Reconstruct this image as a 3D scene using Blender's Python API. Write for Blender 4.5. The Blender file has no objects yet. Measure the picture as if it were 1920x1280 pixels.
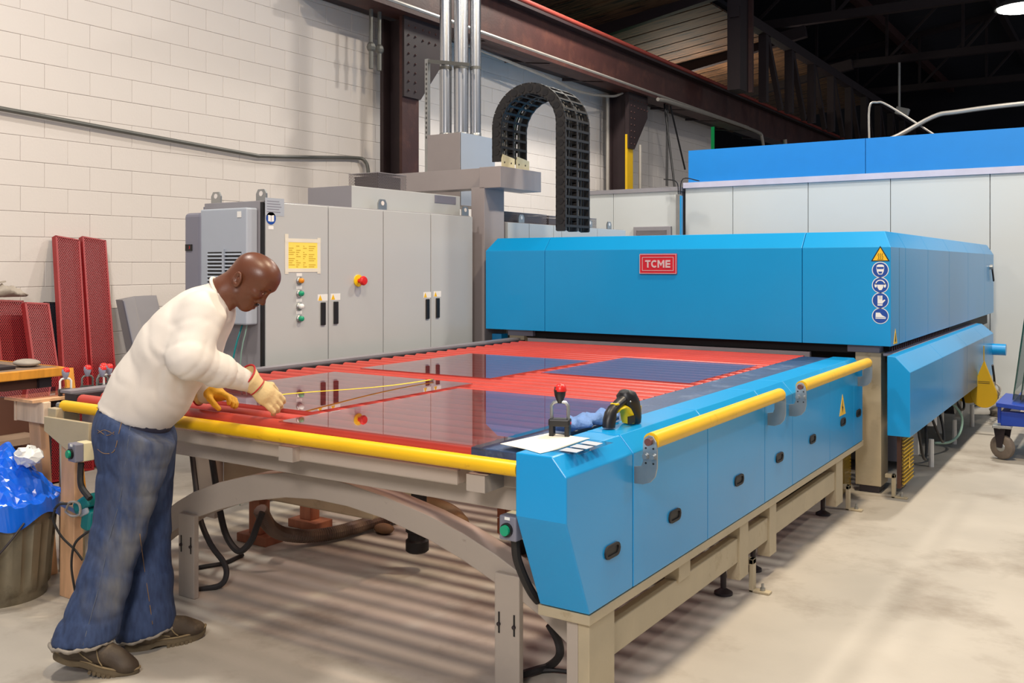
import bpy, bmesh, math, random
import numpy as np
from mathutils import Vector, Matrix, Euler
random.seed(7); np.random.seed(7)
scn = bpy.context.scene
COL = scn.collection

# ------------------------------------------------------------------ camera
CAM_H = 1.6
YAW = math.atan(1170/1785.)          # the conveyor runs 33 degrees right of the view axis
cd = bpy.data.cameras.new('camera'); cam = bpy.data.objects.new('camera', cd); COL.objects.link(cam)
cam.location = (0, 0, CAM_H); cam.rotation_euler = (math.pi/2, 0, YAW)
cd.sensor_width = 36; cd.lens = 1785/1920*36; cd.shift_y = -(640-497)/1920
cd.clip_start = .05; cd.clip_end = 200
scn.camera = cam
# ------------------------------------------------------------------ world, lamps, exposure
wd = bpy.data.worlds.new('world'); scn.world = wd; wd.use_nodes = True
wd.node_tree.nodes['Background'].inputs[0].default_value = (.80, .86, 1.0, 1)
wd.node_tree.nodes['Background'].inputs[1].default_value = .27
scn.view_settings.view_transform = 'Standard'; scn.view_settings.look = 'None'
scn.view_settings.exposure = 0.0; scn.view_settings.gamma = 1; scn.view_settings.use_curve_mapping = False
def lamp(name, loc, power, col, size, target=None, spread=180):
    l = bpy.data.lights.new(name, 'AREA'); l.shape = 'DISK'; l.size = size; l.energy = power; l.color = col
    l.spread = math.radians(spread)
    o = bpy.data.objects.new(name, l); COL.objects.link(o); o.location = loc
    d = Vector(target if target else (loc[0], loc[1], 0))-Vector(loc)
    o.rotation_euler = d.to_track_quat('-Z', 'Y').to_euler()
    return o
WARM = (1, .84, .62); COOL = (.80, .86, 1.0); NEUT = (1, .93, .83)
KEY = (1, .82, .58)
lamp('high_bay_light', (-.95, 1.6, 6.6), 170, KEY, .45)
lamp('high_bay_light', (-.95, 5.4, 6.6), 270, KEY, .45)
lamp('high_bay_light', (-.95, 9.8, 6.6), 300, NEUT, .45)
lamp('high_bay_light', (3.2, 7.5, 6.6), 160, NEUT, .5)
lamp('high_bay_light', (-4.6, 2.0, 6.4), 190, NEUT, .45)
lamp('high_bay_light', (-5.6, 11.5, 6.4), 240, NEUT, .5)
lamp('photo_strobe', (-.7, -.5, 2.9), 105, (1, .93, .88), 1.0, (-4, 6, 1.3))
lamp('side_bay_uplight', (-9.2, 22.0, 4.6), 90, (1, .9, .75), 1.2, (-9.2, 22, 9))  # added upward lamp that brightens the planks of the side bay

# ------------------------------------------------------------------ helpers
WP = {}                               # world position of each object's origin
def lin(c):
    return tuple(((v/255)/12.92 if v/255 <= .04045 else ((v/255+.055)/1.055)**2.4) for v in c)
def tag(o, label=None, cat=None, group=None, kind=None):
    if label: o['label'] = label
    if cat: o['category'] = cat
    if group: o['group'] = group
    if kind: o['kind'] = kind
    return o
def thing(name, loc, label, cat, group=None):
    o = bpy.data.objects.new(name, None); COL.objects.link(o); o.location = loc; o.empty_display_size = .1
    WP[o] = Vector(loc); return tag(o, label, cat, group)
def put(o, parent, w):
    COL.objects.link(o); WP[o] = Vector(w)
    if parent is not None:
        o.parent = parent; o.location = Vector(w)-WP[parent]
    else: o.location = w
    return o
def catmull(pts, n=6):
    P = [Vector(p) for p in pts]; out = []
    for i in range(len(P)-1):
        a = P[i-1] if i else P[0]*2-P[1]; b = P[i]; c = P[i+1]; d = P[i+2] if i+2 < len(P) else P[-1]*2-P[-2]
        for k in range(n):
            t = k/n
            out.append(.5*((2*b)+(c-a)*t+(2*a-5*b+4*c-d)*t*t+(3*b-a-3*c+d)*t**3))
    out.append(P[-1]); return out
class MB:
    def __init__(s): s.v = []; s.f = []; s.m = []; s.mi = 0
    def add(s, v, f):
        b = len(s.v); s.v += [tuple(x) for x in v]; s.f += [tuple(b+i for i in q) for q in f]; s.m += [s.mi]*len(f); return s
    def box(s, x0, x1, y0, y1, z0, z1):
        v = [(x, y, z) for z in (z0, z1) for y in (y0, y1) for x in (x0, x1)]
        return s.add(v, [(0,2,3,1),(4,5,7,6),(0,1,5,4),(2,6,7,3),(0,4,6,2),(1,3,7,5)])
    def obox(s, c, sx, sy, sz, M=None):
        M = M or Matrix(); v = [Vector(c)+(M.to_3x3() @ Vector((x*sx/2, y*sy/2, z*sz/2))) for z in (-1,1) for y in (-1,1) for x in (-1,1)]
        return s.add(v, [(0,2,3,1),(4,5,7,6),(0,1,5,4),(2,6,7,3),(0,4,6,2),(1,3,7,5)])
    def bar(s, a, b, w, h, up=(0,0,1)):
        a = Vector(a); b = Vector(b); d = (b-a).normalized(); u = Vector(up)
        if abs(d.dot(u)) > .98: u = Vector((1,0,0))
        x = d.cross(u).normalized(); u = x.cross(d)
        v = [p+x*(i*w/2)+u*(j*h/2) for p in (a, b) for j in (-1,1) for i in (-1,1)]
        return s.add(v, [(0,2,3,1),(4,5,7,6),(0,1,5,4),(2,6,7,3),(0,4,6,2),(1,3,7,5)])
    def prism(s, poly, axis, a, b):
        n = len(poly)
        def P(p, t):
            return {'x': (t, p[0], p[1]), 'y': (p[0], t, p[1]), 'z': (p[0], p[1], t)}[axis]
        v = [P(p, a) for p in poly]+[P(p, b) for p in poly]
        f = [tuple(range(n))[::-1], tuple(range(n, 2*n))]+[(i, (i+1) % n, n+(i+1) % n, n+i) for i in range(n)]
        return s.add(v, f)
    def loft(s, rings, cap=True, closed=True):
        n = len(rings[0]); v = [p for r in rings for p in r]; f = []
        for i in range(len(rings)-1):
            for j in range(n if closed else n-1):
                f.append((i*n+j, i*n+(j+1) % n, (i+1)*n+(j+1) % n, (i+1)*n+j))
        if cap: f += [tuple(range(n))[::-1], tuple(range((len(rings)-1)*n, len(rings)*n))]
        return s.add(v, f)
    def tube(s, pts, r, n=10, cap=True, rs=None):
        P = [Vector(p) for p in pts]; rings = []; up = None
        for i, p in enumerate(P):
            d = (P[min(i+1, len(P)-1)]-P[max(i-1, 0)]).normalized()
            if up is None: up = d.cross(Vector((0,0,1)) if abs(d.z) < .9 else Vector((1,0,0))).normalized()
            up = (up-d*up.dot(d)).normalized(); w = d.cross(up); rr = rs[i] if rs else r
            rings.append([p+(up*math.cos(2*math.pi*k/n)+w*math.sin(2*math.pi*k/n))*rr for k in range(n)])
        return s.loft(rings, cap)
    def cyl(s, a, b, r, n=16, r2=None): return s.tube([a, b], r, n, True, [r, r if r2 is None else r2])
    def lathe(s, prof, c, n=24, M=None):
        M = M or Matrix(); c = Vector(c)
        rings = [[c+M.to_3x3() @ Vector((r*math.cos(2*math.pi*k/n), r*math.sin(2*math.pi*k/n), z)) for k in range(n)] for r, z in prof]
        return s.loft(rings, True)
    def sphere(s, c, r, n=12, m=8):
        rr = r if hasattr(r, '__len__') else (r, r, r)
        prof = [(math.sin(math.pi*max(i, .02)/m) if i < m else math.sin(math.pi*.02/m), -math.cos(math.pi*i/m)) for i in range(m+1)]
        rings = [[Vector(c)+Vector((p*math.cos(2*math.pi*k/n)*rr[0], p*math.sin(2*math.pi*k/n)*rr[1], z*rr[2])) for k in range(n)] for p, z in prof]
        return s.loft(rings, True)
    def xf(s, M): s.v = [tuple(M @ Vector(p)) for p in s.v]; return s
    def build(s, name, mat, parent=None, smooth=False, bevel=0, seg=2, origin=None, rot=None, fix=True):
        V = np.array(s.v, float)
        if origin is None:
            lo, hi = V.min(0), V.max(0); origin = Vector(((lo[0]+hi[0])/2, (lo[1]+hi[1])/2, lo[2]))
        o = Vector(origin); me = bpy.data.meshes.new(name)
        me.from_pydata([tuple(p) for p in V-np.array(o)], [], s.f); 
        mats = mat if isinstance(mat, (list, tuple)) else [mat]
        for m in mats: me.materials.append(m)
        if len(mats) > 1: me.polygons.foreach_set('material_index', s.m)
        if fix:
            bm = bmesh.new(); bm.from_mesh(me); bmesh.ops.recalc_face_normals(bm, faces=bm.faces); bm.to_mesh(me); bm.free()
        if smooth:
            me.polygons.foreach_set('use_smooth', [True]*len(me.polygons))
            if smooth != 'all': me.set_sharp_from_angle(angle=math.radians(40))
        me.update(); ob = bpy.data.objects.new(name, me); put(ob, parent, o)
        if rot: ob.rotation_euler = rot
        if bevel:
            b = ob.modifiers.new('bevel', 'BEVEL'); b.width = bevel; b.segments = seg; b.limit_method = 'ANGLE'
        return ob
def dup(o, parent, w, name=None):
    c = o.copy(); 
    if name: c.name = name
    put(c, parent, w); return c
def text_mesh(txt, size, depth):
    c = bpy.data.curves.new('t', 'FONT'); c.body = txt; c.size = size; c.extrude = depth; c.align_x = 'CENTER'; c.align_y = 'CENTER'
    c.resolution_u = 3
    o = bpy.data.objects.new('t', c); COL.objects.link(o); dg = bpy.context.evaluated_depsgraph_get(); dg.update()
    me = bpy.data.meshes.new_from_object(o.evaluated_get(dg)); bpy.data.objects.remove(o); bpy.data.curves.remove(c)
    return me
def text_obj(name, txt, size, depth, mat, parent, w, rot):
    me = text_mesh(txt, size, depth); me.materials.clear(); me.materials.append(mat); me.name = name
    o = bpy.data.objects.new(name, me); put(o, parent, w); o.rotation_euler = rot; return o

# ------------------------------------------------------------------ materials
def newmat(name):
    m = bpy.data.materials.new(name); m.use_nodes = True; nt = m.node_tree
    return m, nt, nt.nodes['Principled BSDF']
def nd(nt, t, **k):
    n = nt.nodes.new(t)
    for a, b in k.items(): setattr(n, a, b)
    return n
def mat(name, c, rough=.5, metal=0, var=.08, scale=6, bump=0, bscale=80, c2=None, cs=2.5, cpos=(.5, .7), spec=.5, coat=0, stretch=None):
    """painted / plain surface: noise variation, optional second colour in patches, fine bump"""
    m, nt, b = newmat(name); L = nt.links; c = lin(c)
    tc = nd(nt, 'ShaderNodeTexCoord'); src = tc.outputs['Object']
    if stretch:
        mp = nd(nt, 'ShaderNodeMapping'); mp.inputs['Scale'].default_value = stretch; L.new(src, mp.inputs[0]); src = mp.outputs[0]
    n = nd(nt, 'ShaderNodeTexNoise'); n.inputs['Scale'].default_value = scale; n.inputs['Detail'].default_value = 5
    L.new(src, n.inputs['Vector'])
    mx = nd(nt, 'ShaderNodeMix', data_type='RGBA'); L.new(n.outputs['Fac'], mx.inputs['Factor'])
    mx.inputs[6].default_value = (*[v*(1-var*1.6) for v in c], 1); mx.inputs[7].default_value = (*[min(1, v*(1+var*1.6)) for v in c], 1)
    out = mx.outputs[2]
    if c2:
        n2 = nd(nt, 'ShaderNodeTexNoise'); n2.inputs['Scale'].default_value = cs; n2.inputs['Detail'].default_value = 6; n2.inputs['Roughness'].default_value = .65
        L.new(src, n2.inputs['Vector'])
        rp = nd(nt, 'ShaderNodeMapRange'); rp.inputs[1].default_value = cpos[0]; rp.inputs[2].default_value = cpos[1]; L.new(n2.outputs['Fac'], rp.inputs[0])
        m2 = nd(nt, 'ShaderNodeMix', data_type='RGBA'); L.new(rp.outputs[0], m2.inputs['Factor']); L.new(out, m2.inputs[6]); m2.inputs[7].default_value = (*lin(c2), 1); out = m2.outputs[2]
    L.new(out, b.inputs['Base Color'])
    b.inputs['Roughness'].default_value = rough; b.inputs['Metallic'].default_value = metal; b.inputs['Specular IOR Level'].default_value = spec
    if coat: b.inputs['Coat Weight'].default_value = coat; b.inputs['Coat Roughness'].default_value = .12
    if bump:
        n3 = nd(nt, 'ShaderNodeTexNoise'); n3.inputs['Scale'].default_value = bscale; n3.inputs['Detail'].default_value = 4; L.new(src, n3.inputs['Vector'])
        bp = nd(nt, 'ShaderNodeBump'); bp.inputs['Strength'].default_value = bump; bp.inputs['Distance'].default_value = .01
        L.new(n3.outputs['Fac'], bp.inputs['Height']); L.new(bp.outputs[0], b.inputs['Normal'])
    return m
def perforated(name, c, pitch, rad, axes='yz', rough=.5, metal=0):
    """sheet metal with round holes: holes are open (transparent)"""
    m, nt, b = newmat(name); L = nt.links
    b.inputs['Base Color'].default_value = (*lin(c), 1); b.inputs['Roughness'].default_value = rough; b.inputs['Metallic'].default_value = metal
    tc = nd(nt, 'ShaderNodeTexCoord'); sx = nd(nt, 'ShaderNodeSeparateXYZ'); L.new(tc.outputs['Object'], sx.inputs[0])
    cx = nd(nt, 'ShaderNodeCombineXYZ'); L.new(sx.outputs['xyz'.index(axes[0])], cx.inputs[0]); L.new(sx.outputs['xyz'.index(axes[1])], cx.inputs[1])
    masks = []
    for off in (0, .5):
        mp = nd(nt, 'ShaderNodeMapping'); mp.inputs['Scale'].default_value = (1/pitch, 1/(pitch*1.5), 1); mp.inputs['Location'].default_value = (off, off, 0)
        L.new(cx.outputs[0], mp.inputs[0])
        fr = nd(nt, 'ShaderNodeVectorMath', operation='FRACTION'); L.new(mp.outputs[0], fr.inputs[0])
        sb = nd(nt, 'ShaderNodeVectorMath', operation='SUBTRACT'); L.new(fr.outputs[0], sb.inputs[0]); sb.inputs[1].default_value = (.5, .5, 0)
        ml = nd(nt, 'ShaderNodeVectorMath', operation='MULTIPLY'); L.new(sb.outputs[0], ml.inputs[0]); ml.inputs[1].default_value = (1, 1.5, 0)
        ln = nd(nt, 'ShaderNodeVectorMath', operation='LENGTH'); L.new(ml.outputs[0], ln.inputs[0])
        lt = nd(nt, 'ShaderNodeMath', operation='LESS_THAN'); L.new(ln.outputs['Value'], lt.inputs[0]); lt.inputs[1].default_value = rad/pitch
        masks.append(lt)
    mx = nd(nt, 'ShaderNodeMath', operation='MAXIMUM'); L.new(masks[0].outputs[0], mx.inputs[0]); L.new(masks[1].outputs[0], mx.inputs[1])
    iv = nd(nt, 'ShaderNodeMath', operation='SUBTRACT'); iv.inputs[0].default_value = 1; L.new(mx.outputs[0], iv.inputs[1])
    L.new(iv.outputs[0], b.inputs['Alpha'])
    return m
def wood(name, c, rough=.6, sc=(8, 8, 1.2), var=.25):
    return mat(name, c, rough, var=var, scale=3, bump=.15, bscale=14, stretch=sc)

M = {}
M['wallpaint'] = mat('white_block_paint', (226, 219, 214), .75, var=.02, scale=1.2, bump=.12, bscale=60)
M['mortar'] = mat('painted_mortar', (222, 214, 208), .85, var=.04, bump=.2, bscale=90)
M['concrete'] = mat('concrete_floor', (176, 169, 158), .62, var=.16, scale=1.6, bump=.1, bscale=35, c2=(126, 114, 100), cs=1.5, cpos=(.50, .80))
M['blue'] = mat('machine_blue_paint', (0, 148, 214), .33, var=.03, scale=3, bump=.03, bscale=300, coat=.2)
M['blue_fascia'] = mat('fascia_blue_paint', (0, 122, 200), .55, var=.03)
M['navy'] = mat('dark_blue_worn_strip', (44, 66, 104), .45, var=.3, scale=14, c2=(96, 112, 140), cs=9, cpos=(.55, .75), bump=.2, bscale=60)
M['seam'] = mat('dark_seam', (24, 40, 52), .8)
M['beige'] = mat('beige_machine_frame', (182, 168, 140), .5, var=.1, scale=5, c2=(140, 118, 84), cs=7, cpos=(.6, .8), bump=.08, bscale=50)
M['frame'] = mat('grey_beige_frame', (176, 164, 152), .48, var=.05, scale=3, c2=(120, 106, 96), cs=14, cpos=(.66, .78), bump=.05, bscale=40)
M['roller'] = mat('red_rubber_roller', (186, 66, 56), .42, var=.12, scale=5, bump=.05, bscale=60)
M['rollend'] = mat('roller_shaft_steel', (120, 74, 66), .45, metal=.4)
M['yroll'] = mat('yellow_bumper_tube', (236, 186, 18), .38, var=.07, scale=9, c2=(190, 132, 24), cs=16, cpos=(.62, .8))
M['rail'] = mat('grey_rail_top', (150, 146, 152), .4, metal=.3, var=.1)
M['darkrail'] = mat('dark_rail_side', (48, 40, 44), .5)
M['black'] = mat('black_plastic', (22, 21, 24), .42)
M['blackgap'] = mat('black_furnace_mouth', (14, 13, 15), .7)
M['rubber'] = mat('black_rubber', (34, 32, 33), .62, var=.15)
M['steel'] = mat('galvanised_steel', (168, 170, 170), .36, metal=.85, var=.1, scale=12)
M['pipe'] = mat('bright_steel_pipe', (200, 202, 206), .24, metal=.95, var=.06, scale=3)
M['cab'] = mat('light_grey_cabinet_paint', (186, 188, 188), .34, var=.02, scale=2, coat=.2)
M['cabside'] = mat('mid_grey_cabinet_frame', (140, 137, 142), .45, var=.04)
M['acgrey'] = mat('blue_grey_plastic_housing', (170, 178, 190), .42, var=.02)
M['acdark'] = mat('slate_grey_housing', (124, 124, 138), .45, var=.03)
M['duct'] = mat('grey_duct_paint', (158, 150, 150), .4, var=.04)
M['panelgrey'] = mat('pale_grey_enclosure_panel', (196, 200, 200), .45, var=.02, scale=1.5)
M['trimlilac'] = mat('pale_lilac_trim', (190, 188, 206), .4)
M['rust'] = mat('rust_brown_steel', (66, 36, 32), .55, var=.2, scale=5, c2=(88, 52, 42), cs=4, cpos=(.5, .75), bump=.15, bscale=40)
M['darksteel'] = mat('dark_brown_steel', (42, 28, 30), .6, var=.2)
M['redpipe'] = mat('red_oxide_pipe', (140, 58, 48), .5, var=.15)
M['conduit'] = mat('grey_conduit', (170, 164, 156), .4, metal=.4, var=.1)
M['dullpipe'] = mat('dull_conduit', (112, 112, 108), .45, metal=.5, var=.1)
M['colyellow'] = mat('safety_yellow_paint', (222, 178, 12), .5, var=.08)
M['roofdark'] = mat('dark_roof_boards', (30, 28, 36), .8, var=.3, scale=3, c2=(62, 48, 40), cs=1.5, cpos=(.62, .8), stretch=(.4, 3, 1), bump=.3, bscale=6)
M['roofwood'] = mat('aged_roof_planks', (120, 84, 56), .7, var=.3, scale=2, c2=(40, 28, 22), cs=3, cpos=(.45, .6), stretch=(.5, 4, 1))
M['white'] = mat('white_print', (235, 235, 232), .5, var=.02)
M['signblue'] = mat('safety_sign_blue', (14, 70, 160), .45, var=.02)
M['signyellow'] = mat('warning_yellow', (240, 190, 20), .45, var=.03)
M['signred'] = mat('name_plate_red', (196, 28, 48), .4, var=.04)
M['ink'] = mat('black_print', (20, 20, 20), .5)
M['silver'] = mat('silver_lettering', (226, 204, 210), .35, metal=.3)
M['greenbtn'] = mat('green_push_button', (12, 150, 110), .35)
M['orange'] = mat('amber_lamp_lens', (224, 140, 20), .3)
M['redbtn'] = mat('red_emergency_knob', (214, 36, 30), .35)
M['yellowpaper'] = mat('yellow_paper', (250, 224, 96), .7, var=.03)
M['paper'] = mat('off_white_paper', (238, 230, 212), .75, var=.03, c2=(200, 188, 165), cs=12, cpos=(.66, .8))
M['tape'] = mat('masking_tape', (225, 220, 205), .6)
M['pine'] = wood('raw_pine', (214, 168, 128))
M['pineend'] = wood('pale_pine_end_grain', (226, 196, 170))
M['oldwood'] = wood('reddish_scrap_timber', (150, 92, 66))
M['benchedge'] = wood('varnished_bench_edge', (218, 148, 50), .45)
M['benchtop'] = mat('worn_bench_top', (140, 118, 100), .6, var=.2, bump=.1, bscale=40)
M['brownboard'] = mat('brown_hardboard', (92, 58, 44), .6, var=.12)
M['galv'] = mat('weathered_galvanised', (134, 126, 108), .45, metal=.55, var=.2, scale=9, c2=(92, 82, 66), cs=6, cpos=(.52, .75), bump=.1, bscale=50)
M['bluebag'] = mat('blue_plastic_film', (20, 104, 228), .22, var=.08, bump=.12, bscale=14, coat=.3)
M['teal'] = mat('teal_tool_plastic', (10, 120, 124), .4)
M['greenpedal'] = mat('grey_green_pedal', (120, 150, 138), .5)
M['lightgrey'] = mat('light_grey_plastic', (214, 212, 208), .5)
M['scanyellow'] = mat('scanner_yellow', (240, 206, 20), .4)
M['denimrag'] = mat('blue_rag_cloth', (96, 132, 190), .8, var=.25, scale=20, bump=.4, bscale=90)
M['hose'] = mat('brown_grey_hose', (112, 92, 78), .5, var=.1)
M['cartblue'] = mat('cart_blue_paint', (16, 62, 170), .35)
M['caster'] = mat('worn_caster_tyre', (120, 108, 98), .6, var=.25, scale=18)
M['stampgrey'] = mat('stamp_grey_plastic', (150, 152, 172), .35)
M['cream'] = mat('cream_plastic', (216, 206, 170), .5)
M['amber_mesh'] = perforated('yellow_guard_mesh', (168, 138, 40), .016, .0062, 'yz')
M['redperf'] = perforated('red_perforated_sheet', (158, 34, 40), .0165, .0052, 'xz', .42)
M['greyperf'] = perforated('dark_perforated_sheet', (44, 44, 56), .0155, .0043, 'xz', .5)
M['redsheet'] = mat('red_sheet_metal', (160, 36, 40), .42, var=.08)
M['guardx'] = perforated('steel_guard_mesh_side', (128, 120, 122), .016, .0062, 'yz', .45, .4)
M['guardy'] = perforated('steel_guard_mesh_end', (128, 120, 122), .016, .0062, 'xz', .45, .4)
M['dust'] = mat('dusty_plastic_sheet', (176, 166, 154), .6, var=.12, bump=.5, bscale=9)
M['debris'] = mat('floor_debris', (126, 98, 70), .8, var=.3)
def glassmat(name, tint, ior, rough=.012, gain=1.0):
    m, nt, b = newmat(name); L = nt.links; nt.nodes.remove(b)
    tr = nd(nt, 'ShaderNodeBsdfTransparent'); tr.inputs[0].default_value = (*tint, 1)
    gl = nd(nt, 'ShaderNodeBsdfGlossy'); gl.inputs['Roughness'].default_value = rough; gl.inputs[0].default_value = (.95, .95, .97, 1)
    fr = nd(nt, 'ShaderNodeFresnel'); fr.inputs[0].default_value = ior
    mx = nd(nt, 'ShaderNodeMixShader'); ge = nd(nt, 'ShaderNodeNewGeometry'); iv = nd(nt, 'ShaderNodeMath', operation='SUBTRACT'); iv.inputs[0].default_value = 1; L.new(ge.outputs['Backfacing'], iv.inputs[1])
    ml = nd(nt, 'ShaderNodeMath', operation='MULTIPLY'); gn = nd(nt, 'ShaderNodeMath', operation='MULTIPLY', use_clamp=True); L.new(fr.outputs[0], gn.inputs[0]); gn.inputs[1].default_value = gain; L.new(gn.outputs[0], ml.inputs[0]); L.new(iv.outputs[0], ml.inputs[1]); L.new(ml.outputs[0], mx.inputs[0]); L.new(tr.outputs[0], mx.inputs[1]); L.new(gl.outputs[0], mx.inputs[2])
    L.new(mx.outputs[0], nt.nodes['Material Output'].inputs[0]); return m
M['glass'] = glassmat('bronze_tinted_glass', (.84, .76, .76), 2.0, gain=1.22)
M['greenglass'] = glassmat('green_glass', (.05, .30, .28), 1.55)
M['film'] = glassmat('clear_plastic_film', (.86, .90, .92), 1.45, .05)
def emit(name, c, s):
    m, nt, b = newmat(name); b.inputs['Base Color'].default_value = (0, 0, 0, 1)
    b.inputs['Emission Color'].default_value = (*c, 1); b.inputs['Emission Strength'].default_value = s; return m
M['lampglow'] = emit('lamp_glow', (1, .97, .86), 14)
M['daylight_slit'] = emit('daylight_through_gap', (.9, .85, 1), 3)
M['greenlight'] = emit('green_glow_emission', (.01, .30, .08), .5)  # own emission gives the green glow, nothing lights the sheet
# ================================================================== setting
b = MB(); b.box(-10, 6, -2.5, 42, -.12, 0); tag(b.build('floor', M['concrete']), kind='structure')
# left wall of painted concrete blocks: each block is a piece, the joints are recessed
WX = -7.5; BW = .4064; BH = .2032
b = MB(); b.box(WX-.25, WX-.011, 1.8, 19.13, 0, 4.88); wall = tag(b.build('wall_left', M['mortar']), kind='structure')
b = MB(); hw, hh, e = BW/2-.0012, BH/2-.0012, .004
def chamf(b, x0, x1, y0, y1, z0, z1):
    b.add([(x0,y0,z0),(x0,y1,z0),(x0,y1,z1),(x0,y0,z1),(x1-e*.6,y0,z0),(x1-e*.6,y1,z0),(x1-e*.6,y1,z1),(x1-e*.6,y0,z1),
           (x1,y0+e,z0+e),(x1,y1-e,z0+e),(x1,y1-e,z1-e),(x1,y0+e,z1-e)],
          [(0,1,2,3),(0,4,5,1),(1,5,6,2),(2,6,7,3),(3,7,4,0),(4,8,9,5),(5,9,10,6),(6,10,11,7),(7,11,8,4),(8,11,10,9)])
chamf(b, WX-.05, WX, -hw, hw, -hh, hh)
blk = None; cells = []
Cc, Sc = math.cos(YAW), math.sin(YAW)
for r in range(24):
    z = (r+.5)*BH
    for k in range(43):
        y = 1.9+(k+.5*(r % 2))*BW+.1
        if y+hw > 19.1: continue
        d = Cc*y-Sc*WX; px = 960+1785*(Sc*y+Cc*WX)/d; py = 497-1785*(z-CAM_H)/d
        vis = -30 < px < 1345 and -30 < py < 720
        hid = (px > 375 and py > 400) or (py > 690) or (px > 1010 and py > 365)
        cells.append((-(1/d**2) if vis and not hid else 1, y, z))
cells.sort(); rest = MB()
for i, (q, y, z) in enumerate(cells):
    if i < 300:
        if blk is None: blk = b.build('block', M['wallpaint'], wall, origin=(WX, 0, 0)); blk.location = Vector((WX, y, z))-WP[wall]; WP[blk] = Vector((WX, y, z))
        else: dup(blk, wall, (WX+random.uniform(-.0012, .0012), y, z), 'block')
    else: chamf(rest, WX-.05, WX, y-hw, y+hw, z-hh, z+hh)
tag(rest.build('block_courses', M['wallpaint'], wall, fix=False), kind='stuff')
# far dark end of the shed
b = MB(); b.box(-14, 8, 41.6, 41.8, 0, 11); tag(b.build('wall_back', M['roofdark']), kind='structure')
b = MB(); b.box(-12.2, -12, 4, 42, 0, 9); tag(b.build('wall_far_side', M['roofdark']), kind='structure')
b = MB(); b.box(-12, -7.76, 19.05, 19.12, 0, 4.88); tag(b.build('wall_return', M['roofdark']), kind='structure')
roof = MB(); roof.add([(-12.2,15,8.0),(6,15,10.6),(6,42,10.6),(-12.2,42,8.0),(-12.2,15,8.12),(6,15,10.72),(6,42,10.72),(-12.2,42,8.12)],
                      [(0,1,2,3),(7,6,5,4),(0,4,5,1),(1,5,6,2),(2,6,7,3),(3,7,4,0)])
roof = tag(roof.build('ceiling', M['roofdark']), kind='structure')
# low roof bay beyond the runway beam with lit old planks
pl = None
for k in range(36):
    y = 9.2+k*.62
    b = MB(); b.add([(-11.6,y,6.15),(-7.0,y,6.75),(-7.0,y+.56,6.75),(-11.6,y+.56,6.15),(-11.6,y,6.19),(-7.0,y,6.79),(-7.0,y+.56,6.79),(-11.6,y+.56,6.19)],
                    [(0,1,2,3),(7,6,5,4),(0,4,5,1),(1,5,6,2),(2,6,7,3),(3,7,4,0)])
    if pl is None: pl = b.build('roof_plank', M['roofwood'], roof)
    else: dup(pl, roof, WP[pl]+Vector((0, k*.62, 0)), 'roof_plank')
b = MB(); b.add([(-12.1,4,6.25),(-6.95,4,6.85),(-6.95,42,6.85),(-12.1,42,6.25),(-12.1,4,6.33),(-6.95,4,6.93),(-6.95,42,6.93),(-12.1,42,6.33)],
                [(0,1,2,3),(7,6,5,4),(0,4,5,1),(1,5,6,2),(2,6,7,3),(3,7,4,0)])
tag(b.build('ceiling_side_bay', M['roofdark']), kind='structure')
# roof trusses
def truss(y, n):
    t = thing('roof_truss', (-1, y, 7.2), n, 'truss', 'roof trusses across the shed')
    MB().bar((-9.5,y,7.2),(6,y,7.2),.16,.2).build('bottom_chord', M['darksteel'], t)
    MB().bar((-9.5,y,8.32),(6,y,10.52),.14,.18).build('top_chord', M['darksteel'], t)
    x = -9.5; i = 0
    while x < 5.9:
        x2 = x+1.9; zt = lambda q: 8.32+(q+9.5)*2.2/15.5
        MB().bar((x,y,7.2),(x,y,zt(x)),.07,.07).build('web_post', M['darksteel'], t)
        MB().bar((x,y,7.2),(min(x2,6),y,zt(min(x2,6))),.06,.06).build('web_diagonal', M['darksteel'], t)
        x = x2
for i, y in enumerate((21.9, 27.4, 32.1)):
    truss(y, ['dark steel roof truss carrying the bright lamp', 'dark steel roof truss behind the one with the lamp', 'dark steel roof truss farthest into the shed'][i])
b = MB(); b.bar((-6.1,19,8.55),(-6.1,41,8.55),.2,.26)
tag(b.build('roof_purlin', M['rust']), 'rusty brown purlin running along the dark roof', 'purlin')
b = MB(); b.bar((-3.3,19,8.95),(-3.3,41,8.95),.16,.2)
tag(b.build('roof_purlin', M['darksteel']), 'dark purlin under the roof boards beyond the rusty one', 'purlin')
# lattice girder above the runway beam
t = thing('lattice_girder', (-6.3, 17, 4.9), 'dark steel lattice girder standing on the crane runway beam', 'girder')
MB().bar((-6.3,17.2,6.35),(-6.3,36,6.35),.18,.2).build('top_chord', M['darksteel'], t)
MB().box(-6.45,-6.2,17.25,17.75,4.9,8.2).build('main_post', M['darksteel'], t)
MB().box(-6.2,-6.12,17.7,17.78,4.9,8.2).build('post_angle', M['rust'], t)
for k in range(10):
    y = 18.9+k*1.7
    MB().bar((-6.3,y,4.9),(-6.3,y,6.35),.16,.16).build('post', M['darksteel'], t)
    MB().bar((-6.3,y+.15,6.3),(-6.3,y+1.1,4.9),.1,.12).build('diagonal', M['darksteel'], t)
for k, (y, z) in enumerate(((17.2,6.55),(21.5,6.55),(25.7,6.55))):
    tag(MB().bar((-11.5,y,z-.6),(-6.2,y,z+.3),.16,.26).build('roof_rafter', M['darksteel']), ['dark rafter from the main post over the planked bay', 'dark rafter over the planked bay, middle one', 'dark rafter over the planked bay, farthest one'][k], 'rafter', 'rafters over the planked side bay')
tag(MB().bar((-10.5,12.3,6.5),(-6.2,17.4,7.6),.2,.32).build('roof_brace', M['rust']), 'brown steel brace beam running down to the lattice girder post', 'beam')
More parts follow.
